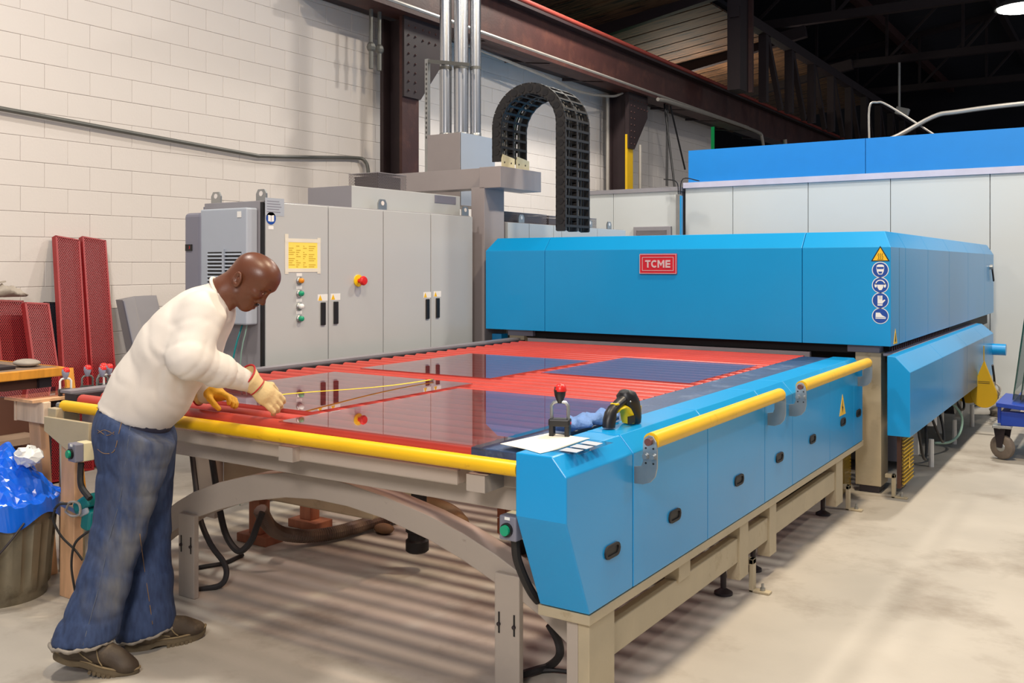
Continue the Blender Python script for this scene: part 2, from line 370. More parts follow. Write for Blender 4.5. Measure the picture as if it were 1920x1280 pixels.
tag(MB().bar((-9.6,10.6,7.3),(-5.9,17.4,8.7),.2,.3).build('roof_brace', M['rust']), 'upper brown steel brace beam under the dark roof', 'beam')
# far lamp
t = thing('high_bay_lamp', (-1.86, 21.2, 6.6), 'bright shallow factory lamp hanging from the roof truss', 'lamp')
MB().lathe([(.05,.42),(.09,.34),(.12,.3),(.5,.06),(.52,0),(.5,.0),(.1,.26)], (-1.86,21.2,6.66), 24).build('lamp_shade', M['steel'], t, smooth=True)
MB().lathe([(.02,0),(.46,.03),(.46,.05),(.02,.06)], (-1.86,21.2,6.62), 20).build('lens', M['lampglow'], t, smooth=True)
MB().cyl((-1.86,21.2,7.06),(-1.86,21.2,7.16),.02,8).build('hanger', M['darksteel'], t)
tag(MB().bar((-2.6,41.55,5.3),(1.2,41.55,6.7),.03,.05).build('daylight_gap', M['daylight_slit']), 'thin broken strip of daylight through the dark end wall', 'light gap')
# small camera on the roof
t = thing('security_camera', (-5.3, 27.4, 5.7), 'small pale security camera hanging in the dark roof', 'camera')
MB().obox((-5.3,27.4,5.77),.34,.18,.2,Euler((0,.3,0)).to_matrix()).build('camera_body', M['lightgrey'], t, bevel=.02)
MB().cyl((-5.38,27.4,5.85),(-5.38,27.4,7.12),.03,8).build('mount', M['lightgrey'], t)
# ---- crane runway
bx = -7.0
t = thing('crane_runway_beam', (bx, 18, 4.45), 'rust brown steel crane runway beam along the white block wall', 'beam')
MB().box(bx-.02,bx+.02,7.2,40,4.49,5.06).build('web', M['rust'], t)
MB().box(bx-.16,bx+.16,7.2,40,4.44,4.49).build('bottom_flange', M['rust'], t)
MB().box(bx-.16,bx+.16,7.2,40,5.06,5.1).build('top_flange', M['darksteel'], t)
MB().box(bx-.45,bx-.2,7.2,19,4.5,4.75).build('back_channel', M['darksteel'], t)
for k in range(12): MB().bar((bx-.4,9.5+k*1.6,4.46),(bx+.1,9.9+k*1.6,4.46),.06,.04).build('lacing_bar', M['darksteel'], t)
tag(MB().cyl((bx+.12,7.2,5.15),(bx+.12,40,5.15),.04,10).build('rail_pipe', M['redpipe'], smooth=True), 'red oxide pipe lying on top of the runway beam', 'pipe')
tag(MB().cyl((bx+.13,7.2,4.518),(bx+.13,19.6,4.518),.028,8).build('electrical_conduit', M['conduit'], smooth=True), 'pale conduit clipped along the face of the runway beam', 'conduit')
tag(MB().tube(catmull([(bx+.2,14.9,4.42),(bx+.22,15.6,4.44),(bx+.22,19.6,4.46),(bx+.24,20.2,4.3),(bx+.24,20.3,3.6)],5),.034,8).build('electrical_conduit', M['conduit'], smooth=True), 'thicker pale conduit under the runway beam past the yellow column', 'conduit')
tag(MB().tube(catmull([(bx-.1,9.5,4.41),(bx-.05,11.5,4.3),(bx-.02,12.6,4.22),(bx-.02,13.6,4.3),(bx-.02,14.0,4.41)],6),.02,8).build('sagging_cable', M['conduit'], smooth=True), 'pale cable sagging below the runway beam between the columns', 'cable')
tag(MB().tube(catmull([(bx+.23,21.8,4.5),(bx+.24,21.9,4.0),(bx+.24,21.4,3.6),(bx+.24,20.6,3.5)],5),.045,8).build('bent_conduit', M['conduit'], smooth=True), 'short bent conduit hooking off the end of the runway beam', 'conduit')
def column(y0, y1, xb, label, yellow):
    t = thing('steel_column', ((xb-6.98)/2, (y0+y1)/2, 0), label, 'column')
    top = 4.44; w = y1-y0
    MB().box(xb-.05,xb,y0,y1,0,top).build('back_flange', M['darksteel'], t)
    MB().box(xb,-7.02,y0+w/2-.02,y0+w/2+.02,0,top).build('web', M['darksteel'], t)
    if yellow:
        MB().box(-7.02,-6.98,y0,y1,0,3.75).build('front_flange', M['colyellow'], t); MB().box(-7.02,-6.98,y0,y1,3.75,top).build('front_flange_upper', M['darksteel'], t)
    else: MB().box(-7.02,-6.98,y0,y1,0,top).build('front_flange', M['rust'], t)
    g = MB().prism([(y0,3.52),(y1,3.52),(y1+.5,4.1),(y1+.5,4.44),(y0,4.44)],'x',-6.98,-6.95).build('gusset_plate', M['darksteel'], t)
    rv = None
    for k in range(8):
        for yy in (y0+.08, y0+.2):
            p = (-6.948, yy, 3.6+k*.105)
            if rv is None: rv = MB().sphere(p, .014, 8, 4).build('rivet', M['rust'], g)
            else: dup(rv, g, Vector(p)-Vector((0,0,.014)), 'rivet')
    for k in range(4):
        for zz in (4.2, 4.32): dup(rv, g, (-6.948, y0+.34+k*.12, zz), 'rivet')
column(8.37, 8.67, -7.26, 'rust brown riveted steel column beside the silver pipes', False)
column(14.1, 14.31, -7.28, 'dark riveted steel column with a yellow painted lower flange', True)
# things on the wall
tag(MB().tube(catmull([(-7.46,3.6,2.845),(-7.46,4.07,2.829),(-7.46,5.3,2.77),(-7.46,6.55,2.715),(-7.46,6.75,2.715),(-7.46,7.4,2.765),(-7.46,8.1,2.825),(-7.43,8.24,2.8),(-7.41,8.28,2.66),(-7.41,8.29,2.2)],5),.02,10).build('wall_conduit', M['dullpipe'], smooth=True), 'long grey conduit sloping across the white block wall', 'conduit')
for k, (y, c) in enumerate(((7.98,'a'),(8.12,'b'))):
    t = thing('wire_tensioner', (-7.1, y, 3.9), ['thin hanging tensioner rod left of the rust brown column','hanging chain hoist hook against the rust brown column'][k], 'hook')
    MB().cyl((-7.1,y,4.05),(-7.1,y,4.5),.022,8).build('rod', M['dullpipe'], t); MB().sphere((-7.1,y,4.02),(.05,.05,.06),8,6).build('knuckle', M['dullpipe'], t); MB().cyl((-7.1,y,3.78),(-7.1,y,3.98),.026,8).build('hook', M['dullpipe'], t)
for k, (p, q) in enumerate((((-6.95,15.5,4.45),(-6.6,15.2,2.75)), ((-6.95,15.75,4.45),(-6.9,16.3,3.35)))):
    tag(MB().cyl(p, q, .018, 6).build('hanging_rod', M['black']), ['long thin black rod hanging in front of the wall to the enclosure','shorter thin black rod hanging beside the long one'][k], 'rod')
tag(MB().tube([(-6.95,15.6,4.45),(-6.95,15.58,3.0),(-6.95,15.64,3.0),(-6.95,15.66,4.45)],.01,5).build('hanging_chain', M['black']), 'dark loop of chain hanging between two thin rods', 'chain')
for k, (p, q) in enumerate((((-7.3,14.02,4.4),(-7.3,14.02,0)),((-6.9,14.42,3.6),(-6.9,14.42,0)))):
    tag(MB().cyl(p, q, .03, 8).build('drop_conduit', M['conduit'], smooth=True), ['pale vertical conduit on the dark side of the yellow column','pale vertical conduit just right of the yellow flange'][k], 'conduit')
tag(MB().box(-11.9,-8.2,21.0,21.1,0,5.0).build('green_glow_sheet', M['greenlight']), 'self-glowing green sheet added past the end of the block wall', 'sheet')  # sheet added to stand in for a green glow beyond the wall
# ---- pale enclosure behind the furnace, blue fascia on top
t = thing('panel_enclosure', (-2, 13.3, 0), 'pale grey panelled oven enclosure with a blue fascia along its top', 'enclosure')
xs = [-5.5,-4.78,-3.72,-2.66,-1.5,-.4,.7,1.8,2.9]
for i in range(len(xs)-1):
    MB().box(xs[i]+.004,xs[i+1]-.004,13.0,13.06,0,2.72).build('panel', M['panelgrey'], t, bevel=.003)
MB().box(-5.5,2.9,13.06,13.5,0,2.7).build('core', M['cabside'], t)
MB().box(-5.52,2.9,12.97,13.5,2.72,2.8).build('top_trim', M['trimlilac'], t)
xf_ = [-5.47,-2.98,-.5,2.9]
for i in range(3): MB().box(xf_[i]+.004,xf_[i+1]-.004,13.04,13.1,2.8,3.27).build('fascia_panel', M['blue_fascia'], t)
t = thing('side_enclosure', (-6.8, 13.3, 0), 'lower pale grey cabinet wall left of the blue fascia', 'enclosure')
xs = [-7.45,-6.62,-5.56]
for i in range(2): MB().box(xs[i]+.004,xs[i+1]-.004,12.9,12.96,0,2.68).build('panel', M['panelgrey'], t, bevel=.003)
MB().box(-7.45,-5.56,12.96,13.4,0,2.68).build('core', M['cabside'], t)
MB().box(-7.46,-5.54,12.88,13.4,2.68,2.74).build('top_trim', M['cabside'], t)
MB().box(-6.26,-5.66,12.84,12.9,1.0,2.17).build('hatch_frame', M['cabside'], t, bevel=.01); MB().box(-6.2,-5.72,12.82,12.85,1.06,2.11).build('hatch_mesh', M['guardy'], t)
t = thing('signal_post', (-5.52, 12.8, 0), 'slim blue and white post at the corner of the enclosure', 'post')
MB().box(-5.55,-5.49,12.78,12.84,0,2.62).build('post', M['steel'], t); MB().box(-5.49,-5.47,12.78,12.84,.2,2.6).build('blue_edge', M['blue'], t)
MB().tube(catmull([(-5.52,12.8,2.6),(-5.55,12.8,2.8),(-5.75,12.8,2.85)],5),.008,5).build('wire', M['black'], t)
MB().tube(catmull([(-5.5,12.8,2.6),(-5.45,12.8,2.84),(-5.2,12.8,2.8)],5),.008,5).build('wire', M['black'], t)
tag(MB().tube(catmull([(-3.0,13.3,3.27),(-2.7,13.3,3.28),(-2.2,13.3,3.52),(-1.9,13.3,3.56),(-1,13.3,3.6),(1.5,13.3,3.62)],5),.03,8).build('rooftop_pipe', M['conduit'], smooth=True), 'pale pipe bending along above the blue fascia', 'pipe')
tag(MB().tube(catmull([(-3.0,13.35,3.2),(-3.0,13.35,3.72),(-2.9,13.35,3.78),(-2.75,13.35,3.72),(-2.2,13.35,3.3)],4),.015,6).build('rooftop_cable', M['conduit'], smooth=True), 'thin pale cable looping up above the blue fascia', 'cable')
# ================================================================== conveyor table
XO = -1.55                            # outer face of the blue side panels
tbl = thing('conveyor_table', (-3.0, 4.8, 0), 'roller conveyor table with red rollers, blue side panels and yellow bumper tubes', 'conveyor')
# red rollers
b = MB(); b.cyl((-4.40,0,.925),(-1.985,0,.925),.03,14); rl = None
for k in range(33):
    y = 2.80+.126*k
    if rl is None: rl = b.build('roller', M['roller'], tbl, smooth=True); rl.location = Vector((WP[rl].x, y, WP[rl].z))-WP[tbl]; base = WP[rl].copy()
    else: dup(rl, tbl, (base.x, y, base.z), 'roller')
for k in range(33):
    y = 2.80+.126*k
    if k == 0: sh = MB().cyl((-4.45,y,.925),(-1.95,y,.925),.012,8).build('roller_shaft', M['rollend'], tbl); sb = WP[sh].copy()
    else: dup(sh, tbl, sb+Vector((0, .126*k, 0)), 'roller_shaft')
MB().cyl((-4.42,2.715,.908),(-1.75,2.715,.908),.027,18).build('front_bumper_tube', M['yroll'], tbl, smooth=True)
MB().cyl((-4.47,2.715,.908),(-4.42,2.715,.908),.014,10).build('bumper_axle', M['steel'], tbl)
# left rail
MB().box(-4.52,-4.42,2.78,6.95,.86,.955).build('left_rail', M['darkrail'], tbl); MB().box(-4.56,-4.47,2.78,6.95,.955,.968).build('left_rail_cap', M['rail'], tbl)
MB().box(-4.62,-4.56,3.5,6.95,.55,.955).build('left_side_panel', M['rail'], tbl)
MB().box(-4.4,-1.98,6.96,7.0,.93,.972).build('far_lip', M['rail'], tbl)
# right dark strip between rollers and blue top
MB().box(-1.985,-1.75,2.76,6.78,.90,.953).build('worn_strip', M['navy'], tbl, bevel=.004)
# blue end cover and side panels
def ring(x, ztop, y1): return [(x,2.688,ztop),(x,2.688,.757),(x,2.843,.414),(x,y1,.414),(x,y1,ztop)]
b = MB(); b.loft([ring(-1.747,.97,3.176),ring(-1.605,.97,3.176),ring(XO,.907,3.176)])
panels = [b.build('end_cover', M['blue'], tbl, bevel=.004)]
yb = [3.18,3.91,4.667,5.126,5.875,6.461,6.70]
for i in range(6):
    prof = [(XO,.414),(XO,.907),(-1.605,.97),(-1.747,.97),(-1.747,.945),(-1.615,.945),(-1.575,.9),(-1.575,.414)]
    panels.append(MB().prism(prof,'y',yb[i]+.002,yb[i+1]-.002).build('side_panel', M['blue'], tbl, bevel=.0025))
MB().box(-1.72,-1.58,2.9,6.68,.42,.93).build('panel_core', M['seam'], tbl)
# recessed pull handles
def stadium(cy, cz, ry, rz, n=6):
    pts = []
    for k in range(2*n+2):
        a = math.pi*(k if k <= n else k-1)/n; s = 1 if k <= n else -1
        pts.append((cy+math.cos(a)*rz+ (0), cz)) 
    r = min(ry, rz); L = max(ry, rz)-r; out = []
    for k in range(n+1): a = -math.pi/2+math.pi*k/n; out.append((cy+L+math.cos(a)*r, cz+math.sin(a)*r))
    for k in range(n+1): a = math.pi/2+math.pi*k/n; out.append((cy-L+math.cos(a)*r, cz+math.sin(a)*r))
    return out
for i, (y, z) in enumerate(((3.008,.592),(3.552,.596),(4.293,.599),(4.896,.603),(5.5,.606),(6.176,.611),(6.576,.615))):
    p = panels[i]
    o = stadium(y,z,.057,.024); q = stadium(y,z,.046,.0145)
    b = MB(); n = len(o)
    b.loft([[(XO-.002,a,c) for a,c in o],[(XO+.007,a,c) for a,c in o],[(XO+.007,a,c) for a,c in q],[(XO-.001,a,c) for a,c in q]], cap=False)
    h = b.build('handle_rim', M['rubber'], p, smooth=True)
    MB().prism(q,'x',XO-.002,XO+.0015).build('handle_recess', M['ink'], p)
# yellow electric warning triangle on panel
def tri(pts, x, th, mat_, nm, par): return MB().prism(pts,'x',x,x+th).build(nm, mat_, par)
yw, zw = 6.17, .70
w_ = tri([(yw-.075,zw-.045),(yw+.075,zw-.045),(yw,zw+.085)], XO, .0015, M['signyellow'], 'warning_label', panels[5])
for pts in ([(yw+.004,zw+.05),(yw-.018,zw+.005),(yw-.002,zw+.008)],[(yw-.012,zw+.01),(yw+.016,zw+.006),(yw-.006,zw-.03)]):
    tri(pts, XO+.0015, .001, M['ink'], 'lightning_mark', panels[5])
# side bumper tubes on brackets
for (ya, yz) in ((3.20,4.705),(5.075,6.56)):
    xr, zr = -1.487, .955
    MB().cyl((xr,ya,zr),(xr,yz,zr),.031,20).build('side_bumper_tube', M['yroll'], tbl, smooth=True)
    for s, yy in ((0, ya-.012), (1, yz+.004)):
        prof = [(-1.56,.795),(-1.515,.795),(-1.485,.806),(-1.466,.828),(-1.458,.86),(-1.458,.93),(-1.462,.955),(-1.475,.975),(-1.492,.978),(-1.508,.968),(-1.515,.95),(-1.515,.88),(-1.522,.862),(-1.56,.855)]
        br = MB().prism(prof,'y',yy,yy+.007).build('tube_bracket', M['steel'], tbl, bevel=.001)
        if s == 0:
            for dx, dz in ((-1.503,.90),(-1.473,.90)):
                MB().lathe([(.001,.012),(.009,.012),(.009,.006),(.013,.006),(.013,0),(.001,0)],(dx,yy,dz),10,Matrix.Rotation(math.pi/2,4,'X')).build('bolt', M['steel'], br)
            MB().lathe([(.001,.016),(.014,.016),(.014,0),(.001,0)],(-1.488,yy,.955),12,Matrix.Rotation(math.pi/2,4,'X')).build('axle_nut', M['rollend'], br)
            for dx, dz in ((-1.503,.875),(-1.473,.875),(-1.503,.93),(-1.473,.93)): MB().cyl((dx,yy-.001,dz),(dx,yy+.003,dz),.004,8).build('slot', M['ink'], br)
# frame: rail, posts and longitudinal beam under the panels
MB().box(-1.76,-1.553,2.85,6.74,.372,.408).build('base_rail', M['beige'], tbl, bevel=.003)
MB().box(-1.64,-1.585,2.95,6.2,.185,.30).build('long_beam', M['beige'], tbl, bevel=.004)
MB().box(-1.655,-1.61,2.87,2.94,.0,.372).build('end_post_inner', M['frame'], tbl, bevel=.003)
MB().box(-1.61,-1.565,2.87,3.06,.0,.372).build('leg', M['beige'], tbl, bevel=.003)
for y0, y1, z0 in ((3.66,3.78,.29),(4.38,4.5,.1),(4.82,4.93,.1),(6.12,6.28,.08)):
    MB().box(-1.64,-1.575,y0,y1,z0,.372).build('leg' if z0 < .2 else 'stub_post', M['beige'], tbl, bevel=.003)
for y in (3.03,4.44,4.87,6.2):
    MB().lathe([(.045,0),(.045,.012),(.03,.02),(.014,.03),(.014,.12),(.001,.12)],(-1.68 if y > 3.1 else -1.58,y,0),14).build('levelling_foot', M['darkrail'], tbl, smooth=True)
def clamp(y, name='floor_clamp', x=-1.6):
    b = MB(); w = .022
    for (a0,a1,z0,z1) in ((x-.03,x+.035,.135,.16),(x+.012,x+.035,.0,.16),(x+.012,x+.115,.0,.012)): b.box(a0,a1,y-w,y+w,z0,z1)
    c = b.build(name, M['beige'], tbl, bevel=.003)
    MB().lathe([(.001,.045),(.007,.045),(.007,.025),(.013,.025),(.013,.012),(.001,.012)],(x+.075,y,0),10).build('anchor_bolt', M['steel'], c)
clamp(4.56); clamp(6.42); clamp(6.93,x=-1.42)
MB().box(-1.72,-1.66,5.2,6.0,.27,.33).build('drive_box', M['darkrail'], tbl)
# front frame: cross beam, guard box, arch and legs
MB().box(-4.55,-1.76,2.9,3.02,.705,.80).build('cross_beam', M['frame'], tbl, bevel=.004)
MB().box(-3.72,-2.06,2.78,2.86,.80,.858).build('guard_box', M['frame'], tbl, bevel=.006)
MB().box(-4.5,-1.76,2.86,2.9,.80,.87).build('front_rail', M['frame'], tbl, bevel=.003)
for x in (-1.95,-2.9,-4.1): MB().box(x-.04,x+.04,2.74,2.86,.8,.86).build('tube_support', M['frame'], tbl)
outer = [(-4.36,.15),(-4.25,.235),(-4.16,.30),(-4.059,.362),(-3.928,.443),(-3.808,.505),(-3.622,.575),(-3.384,.640),(-3.176,.675),(-3.0,.684),(-2.807,.672),(-2.6,.645),(-2.367,.60),(-2.2,.555),(-2.047,.50),(-1.95,.455),(-1.841,.40),(-1.66,.30)]
inner = [(-1.66,.18),(-1.74,.235),(-1.818,.29),(-1.926,.345),(-2.047,.39),(-2.114,.42),(-2.234,.463),(-2.356,.50),(-2.57,.548),(-2.731,.570),(-2.884,.580),(-3.06,.577),(-3.238,.555),(-3.384,.520),(-3.596,.455),(-3.811,.375),(-3.928,.31),(-4.059,.232),(-4.16,.165),(-4.25,.1),(-4.36,.02)]
b = MB(); n = len(outer)
inr = []
for (x, z) in outer:                  # inner height sampled at the outer x positions
    ii = sorted(inner); inr.append((x, float(np.interp(x,[p[0] for p in ii],[p[1] for p in ii]))))
rings = [[(o[0],3.0,i[1]),(o[0],3.0,o[1]),(o[0],3.11,o[1]),(o[0],3.11,i[1])] for o, i in zip(outer, inr)]
b.loft(rings); b.build('arch_beam', M['frame'], tbl, bevel=.004)
for x0, x1, zt in ((-3.885,-3.77,.40),(-2.03,-1.918,.44)):
    lg = MB().box(x0,x1,2.975,3.005,0,zt).build('leg', M['frame'], tbl, bevel=.004)
    for xx in (x0+.022, x1-.022):
        MB().prism([(xx-.0035,.215),(xx+.0035,.215),(xx+.0035,.295),(xx-.0035,.295)],'y',2.973,2.976).build('slot', M['ink'], lg)
        MB().lathe([(.001,.008),(.007,.008),(.008,0),(.001,0)],(xx,2.974,.25),8,Matrix.Rotation(math.pi/2,4,'X')).build('bolt', M['darkrail'], lg)
# far legs and centre casing seen under the table
MB().box(-4.45,-4.35,5.9,6.0,0,.8).build('rear_leg', M['frame'], tbl); MB().box(-4.52,-1.76,5.9,6.0,.7,.8).build('rear_cross_beam', M['frame'], tbl)
cs = MB().box(-4.25,-3.15,3.55,3.9,.34,.79).build('motor_casing', M['beige'], tbl, bevel=.01)
MB().box(-4.44,-4.26,3.50,3.56,.2,.79).build('casing_post', M['frame'], tbl); MB().cyl((-3.9,3.545,.63),(-3.9,3.55,.63),.012,10).build('casing_knob', M['steel'], cs)
MB().cyl((-3.15,3.9,.12),(-3.15,3.9,.42),.05,12).build('drain_pipe', M['rubber'], tbl, smooth=True)
MB().lathe([(.05,.0),(.062,.01),(.062,.06),(.05,.07),(.05,.1),(.062,.11),(.062,.15),(.05,.16)],(-3.15,3.9,.1),14).build('pipe_coupling', M['rubber'], tbl, smooth=True)
# left end bracket
MB().box(-4.47,-4.40,2.66,2.70,.78,.90).build('end_bracket', M['beige'], tbl, bevel=.003)
MB().prism([(-4.47,.79),(-4.24,.70),(-4.1,.75),(-4.1,.86),(-4.47,.86)],'y',2.64,2.66).build('end_bracket_plate', M['beige'], tbl, bevel=.003)
MB().box(-4.40,-4.32,2.90,2.98,0,.70).build('left_upright', M['frame'], tbl, bevel=.003)

# ================================================================== furnace
fur = thing('tempering_furnace', (-3.1, 9.8, 0), 'large blue tempering furnace with a chamfered hood and red name plate', 'furnace')
HY0, HY1, HX0, HX1 = 6.9, 12.55, -4.8, -1.41
ZB, ZC, ZT = 1.04, 1.725, 1.838
ch = .10
def hoodx(x0, x1, capl=False, capr=False):     # front panels: profile in YZ extruded along X
    b = MB(); rings = []
    for x, xt in ((x0, x0+(ch*.6 if capl else 0)), (x1, x1-(ch*.6 if capr else 0))):
        rings.append([(x,HY0,ZB),(x,HY0,ZC),(xt,HY0+ch,ZT),(xt,HY0+.5,ZT),(x,HY0+.5,ZC),(x,HY0+.5,ZB)])
    b.loft(rings, cap=False); n = 6
    b.f += [(0,1,4,5),(1,2,3,4),(n,n+1,n+4,n+5),(n+1,n+2,n+3,n+4)]; b.m += [0]*4
    return b
fp = [hoodx(HX0,-4.194,True).build('front_panel', M['blue'], fur, bevel=.003), hoodx(-4.190,-2.019).build('front_panel', M['blue'], fur, bevel=.003), hoodx(-2.015,HX1,False,True).build('front_panel', M['blue'], fur, bevel=.003)]
ys = [7.404,8.3,9.35,10.5,11.75,HY1]
MB().box(HX1-.0025,HX1+.0005,7.18,7.184,ZB,ZC).build('corner_seam', M['seam'], fp[2])
for i in range(5):
    last = i == 4
    e0 = 0; e1 = ch if last else 0
    b = MB().loft([[(HX1,ys[i]+.002,ZB),(HX1,ys[i]+.002,ZC),(HX1-ch*.6,ys[i]+.002,ZT),(HX1-.5,ys[i]+.002,ZT),(HX1-.5,ys[i]+.002,ZB)],
                   [(HX1,ys[i+1]-.002,ZB),(HX1,ys[i+1]-.002,ZC),(HX1-ch*.6,ys[i+1]-.002-e1,ZT),(HX1-.5,ys[i+1]-.002-e1,ZT),(HX1-.5,ys[i+1]-.002,ZB)]])
    sp = b.build('side_panel', M['blue'], fur, bevel=.003)
MB().box(HX0,HX1-.5,7.4,HY1,ZB+.02,ZT-.02).build('hood_core', M['blue'], fur)
hl = MB().cyl((HX1,12.2,1.58),(HX1+.03,12.2,1.58),.03,12).build('latch', M['steel'], sp); MB().bar((HX1+.025,12.2,1.57),(HX1+.03,12.3,1.42),.015,.03).build('latch_lever', M['black'], sp)
# mouth and lifting gear in the gap
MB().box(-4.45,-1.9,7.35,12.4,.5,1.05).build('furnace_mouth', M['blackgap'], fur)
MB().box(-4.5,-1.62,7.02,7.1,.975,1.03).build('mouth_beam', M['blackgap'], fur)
for x0, x1 in ((-4.62,-4.36),(-1.72,-1.5)): MB().box(x0,x1,6.98,7.25,.985,1.038).build('lift_block', M['acdark'], fur, bevel=.004)
MB().box(-4.8,-4.7,7.0,7.1,.88,.99).build('blue_stub', M['blue'], fur)
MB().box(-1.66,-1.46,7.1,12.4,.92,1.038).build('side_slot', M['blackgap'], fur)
for k in range(34): 
    y = 7.15+k*.075
    if k == 0: sprk = MB().prism([(y-.018,.985),(y+.018,.985),(y,1.022)],'x',-1.462,-1.45).build('chain_tooth', M['rollend'], fur); s0 = WP[sprk].copy()
    else: dup(sprk, fur, s0+Vector((0, k*.075, 0)), 'chain_tooth')
# lower skirt
SX0, SX1, SY0, SY1 = -1.40, -1.255, 6.74, 11.15
ysk = [SY0,8.0,9.3,10.4,SY1]
for i in range(4):
    la = i == 3
    b = MB().loft([[(SX0,ysk[i],.455),(SX1,ysk[i],.455),(SX1,ysk[i],.885),(SX0+.05,ysk[i],.985),(SX0,ysk[i],.99)],
                   [(SX0,ysk[i+1]-.002,.455),(SX1,ysk[i+1]-.002,.455),(SX1,ysk[i+1]-.002,.885),(SX0+.05,ysk[i+1]-.002-(.1 if la else 0),.985),(SX0,ysk[i+1]-.002-(.1 if la else 0),.99)]])
    sk = b.build('skirt_panel', M['blue'], fur, bevel=.003)
MB().box(-1.47,-1.40,6.95,11.1,.97,.988).build('skirt_ledge', M['acdark'], fur)
MB().cyl((-1.33,11.1,.72),(-1.13,11.1,.72),.06,16).build('end_tube', M['blue'], fur, smooth=True)
# support columns and underside
MB().box(-1.665,-1.49,6.98,7.2,.05,.985).build('support_column', M['beige'], fur, bevel=.004)
MB().box(-1.64,-1.51,7.0,7.18,0,.05).build('column_foot', M['darkrail'], fur)
MB().box(-4.6,-4.45,6.98,7.2,0,.985).build('support_column', M['beige'], fur)
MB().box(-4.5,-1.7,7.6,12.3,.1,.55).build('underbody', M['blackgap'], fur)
gm = MB().box(-1.36,-1.352,7.02,7.36,.06,.40).build('mesh_guard', M['amber_mesh'], fur)
MB().box(-1.39,-1.365,7.0,7.38,.05,.41).build('guard_backing', M['brownboard'], fur)
for k in range(12): MB().box(-1.352,-1.346,7.02,7.36,.075+k*.027,.083+k*.027).build('guard_slat', M['colyellow'], fur)
tri([(7.17,.16),(7.22,.16),(7.195,.27)], -1.345, .002, M['signyellow'], 'warning_label', fur)
gm2 = MB().box(-1.70,-1.692,6.7,6.97,.02,.36).build('mesh_guard', M['amber_mesh'], fur)
MB().box(-1.76,-1.74,6.66,6.98,.02,.36).build('guard_backing', M['brownboard'], fur)
for y in (8.05, 9.2, 10.3):
    MB().box(-1.5,-1.44,y,y+.06,.1,.46).build('strut', M['lightgrey'], fur); MB().cyl((-1.36,y+.1,0),(-1.36,y+.1,.22),.02,8).build('jack_leg', M['lightgrey'], fur)
MB().box(-1.65,-1.5,7.9,8.2,.06,.4).build('gear_box', M['acdark'], fur); MB().cyl((-1.42,8.35,.3),(-1.42,8.35,.5),.07,12).build('filter_bowl', M['lightgrey'], fur, smooth=True)
MB().cyl((-1.5,9.35,.35),(-1.36,9.35,.35),.09,14).build('motor', M['black'], fur, smooth=True)
# yellow teardrop guard for the drive wheel
cy, cz = 9.95, .30
gx = -1.2
pts = [(gx, .70)]+[(gx+math.sin(a)*.115, cz+.07+math.cos(a)*.115) for a in np.linspace(math.radians(68), math.radians(292), 18)]
dg_ = MB().prism(pts,'y',cy,cy+.05).build('wheel_guard', M['colyellow'], fur, bevel=.004)
MB().prism([(p[0]-.15,p[1]+.02) for p in pts],'y',cy+.1,cy+.14).build('wheel_guard', M['colyellow'], fur)
for dz in (.50,.485): MB().box(gx-.05,gx+.05,cy-.002,cy,dz,dz+.004).build('guard_print', M['ink'], dg_)
MB().cyl((gx,cy,.70),(gx,cy,.84),.005,6).build('guard_cord', M['colyellow'], fur)
for i, p in enumerate(([(-1.35,7.5,.46),(-1.33,7.6,.2),(-1.34,7.8,.13),(-1.37,8.0,.24),(-1.4,8.1,.46)],[(-1.36,8.05,.46),(-1.31,8.2,.24),(-1.31,8.4,.17),(-1.34,8.55,.28),(-1.4,8.6,.46)],
                       [(-1.36,8.9,.46),(-1.27,9.05,.3),(-1.27,9.0,.16),(-1.32,8.8,.1),(-1.4,8.5,.13)],[(-1.4,9.4,.46),(-1.34,9.55,.28),(-1.35,9.8,.3),(-1.4,9.85,.46)],
                       [(-1.2,10.6,.6),(-1.2,10.75,.4),(-1.25,10.9,.3),(-1.3,11.1,.32)])):
    MB().tube(catmull(p,6),.011,7).build('cable', [M['rubber'],M['rubber'],M['greenpedal'],M['rubber'],M['rubber']][i], fur, smooth=True)
for k in range(7):
    a = k*.9
    MB().tube(catmull([(-1.3+.1*math.sin(a),10.5+.1*k,.42),(-1.2,10.55+.1*k,.3+.05*math.cos(a)),(-1.25,10.7+.09*k,.2),(-1.4,10.6+.08*k,.15)],5),.013,6).build('loose_hose', [M['lightgrey'],M['rubber'],M['dust']][k%3], fur, smooth=True)
MB().lathe([(.19,0),(.19,.04),(.2,.06),(.16,.1),(.05,.12),(.001,.12)],(-1.12,11.35,.0),20).build('fan_housing', M['dust'], fur, smooth=True)
# red name plate
np_ = MB().box(-3.305,-2.985,HY0-.012,HY0,1.53,1.69).build('name_plate', M['signred'], fur, bevel=.008, seg=3)
fr = lambda i, t: [(-3.305+i,1.53+i),(-2.985-i,1.53+i),(-2.985-i,1.69-i),(-3.305+i,1.69-i)]
for i in (.004,.026):
    o = fr(i,0); q = fr(i+.004,0)
    MB().loft([[(x,HY0-.0125,z) for x,z in o],[(x,HY0-.0145,z) for x,z in o],[(x,HY0-.0145,z) for x,z in q],[(x,HY0-.0125,z) for x,z in q]],cap=False).build('plate_border', M['silver'], np_)
lt = MB(); h_, st_ = .066, .0145; z0 = 1.577; ya, yb_ = HY0-.0155, HY0-.012
def lbx(x0, x1, a, c): lt.box(x0, x1, ya, yb_, z0+a, z0+c)
x = -3.255; lbx(x,x+.052,h_-st_,h_); lbx(x+.0188,x+.0332,0,h_-st_)                      # T
x = -3.196; ro, ri = h_/2, h_/2-st_; arc = [math.radians(a) for a in np.linspace(48,312,17)]  # C
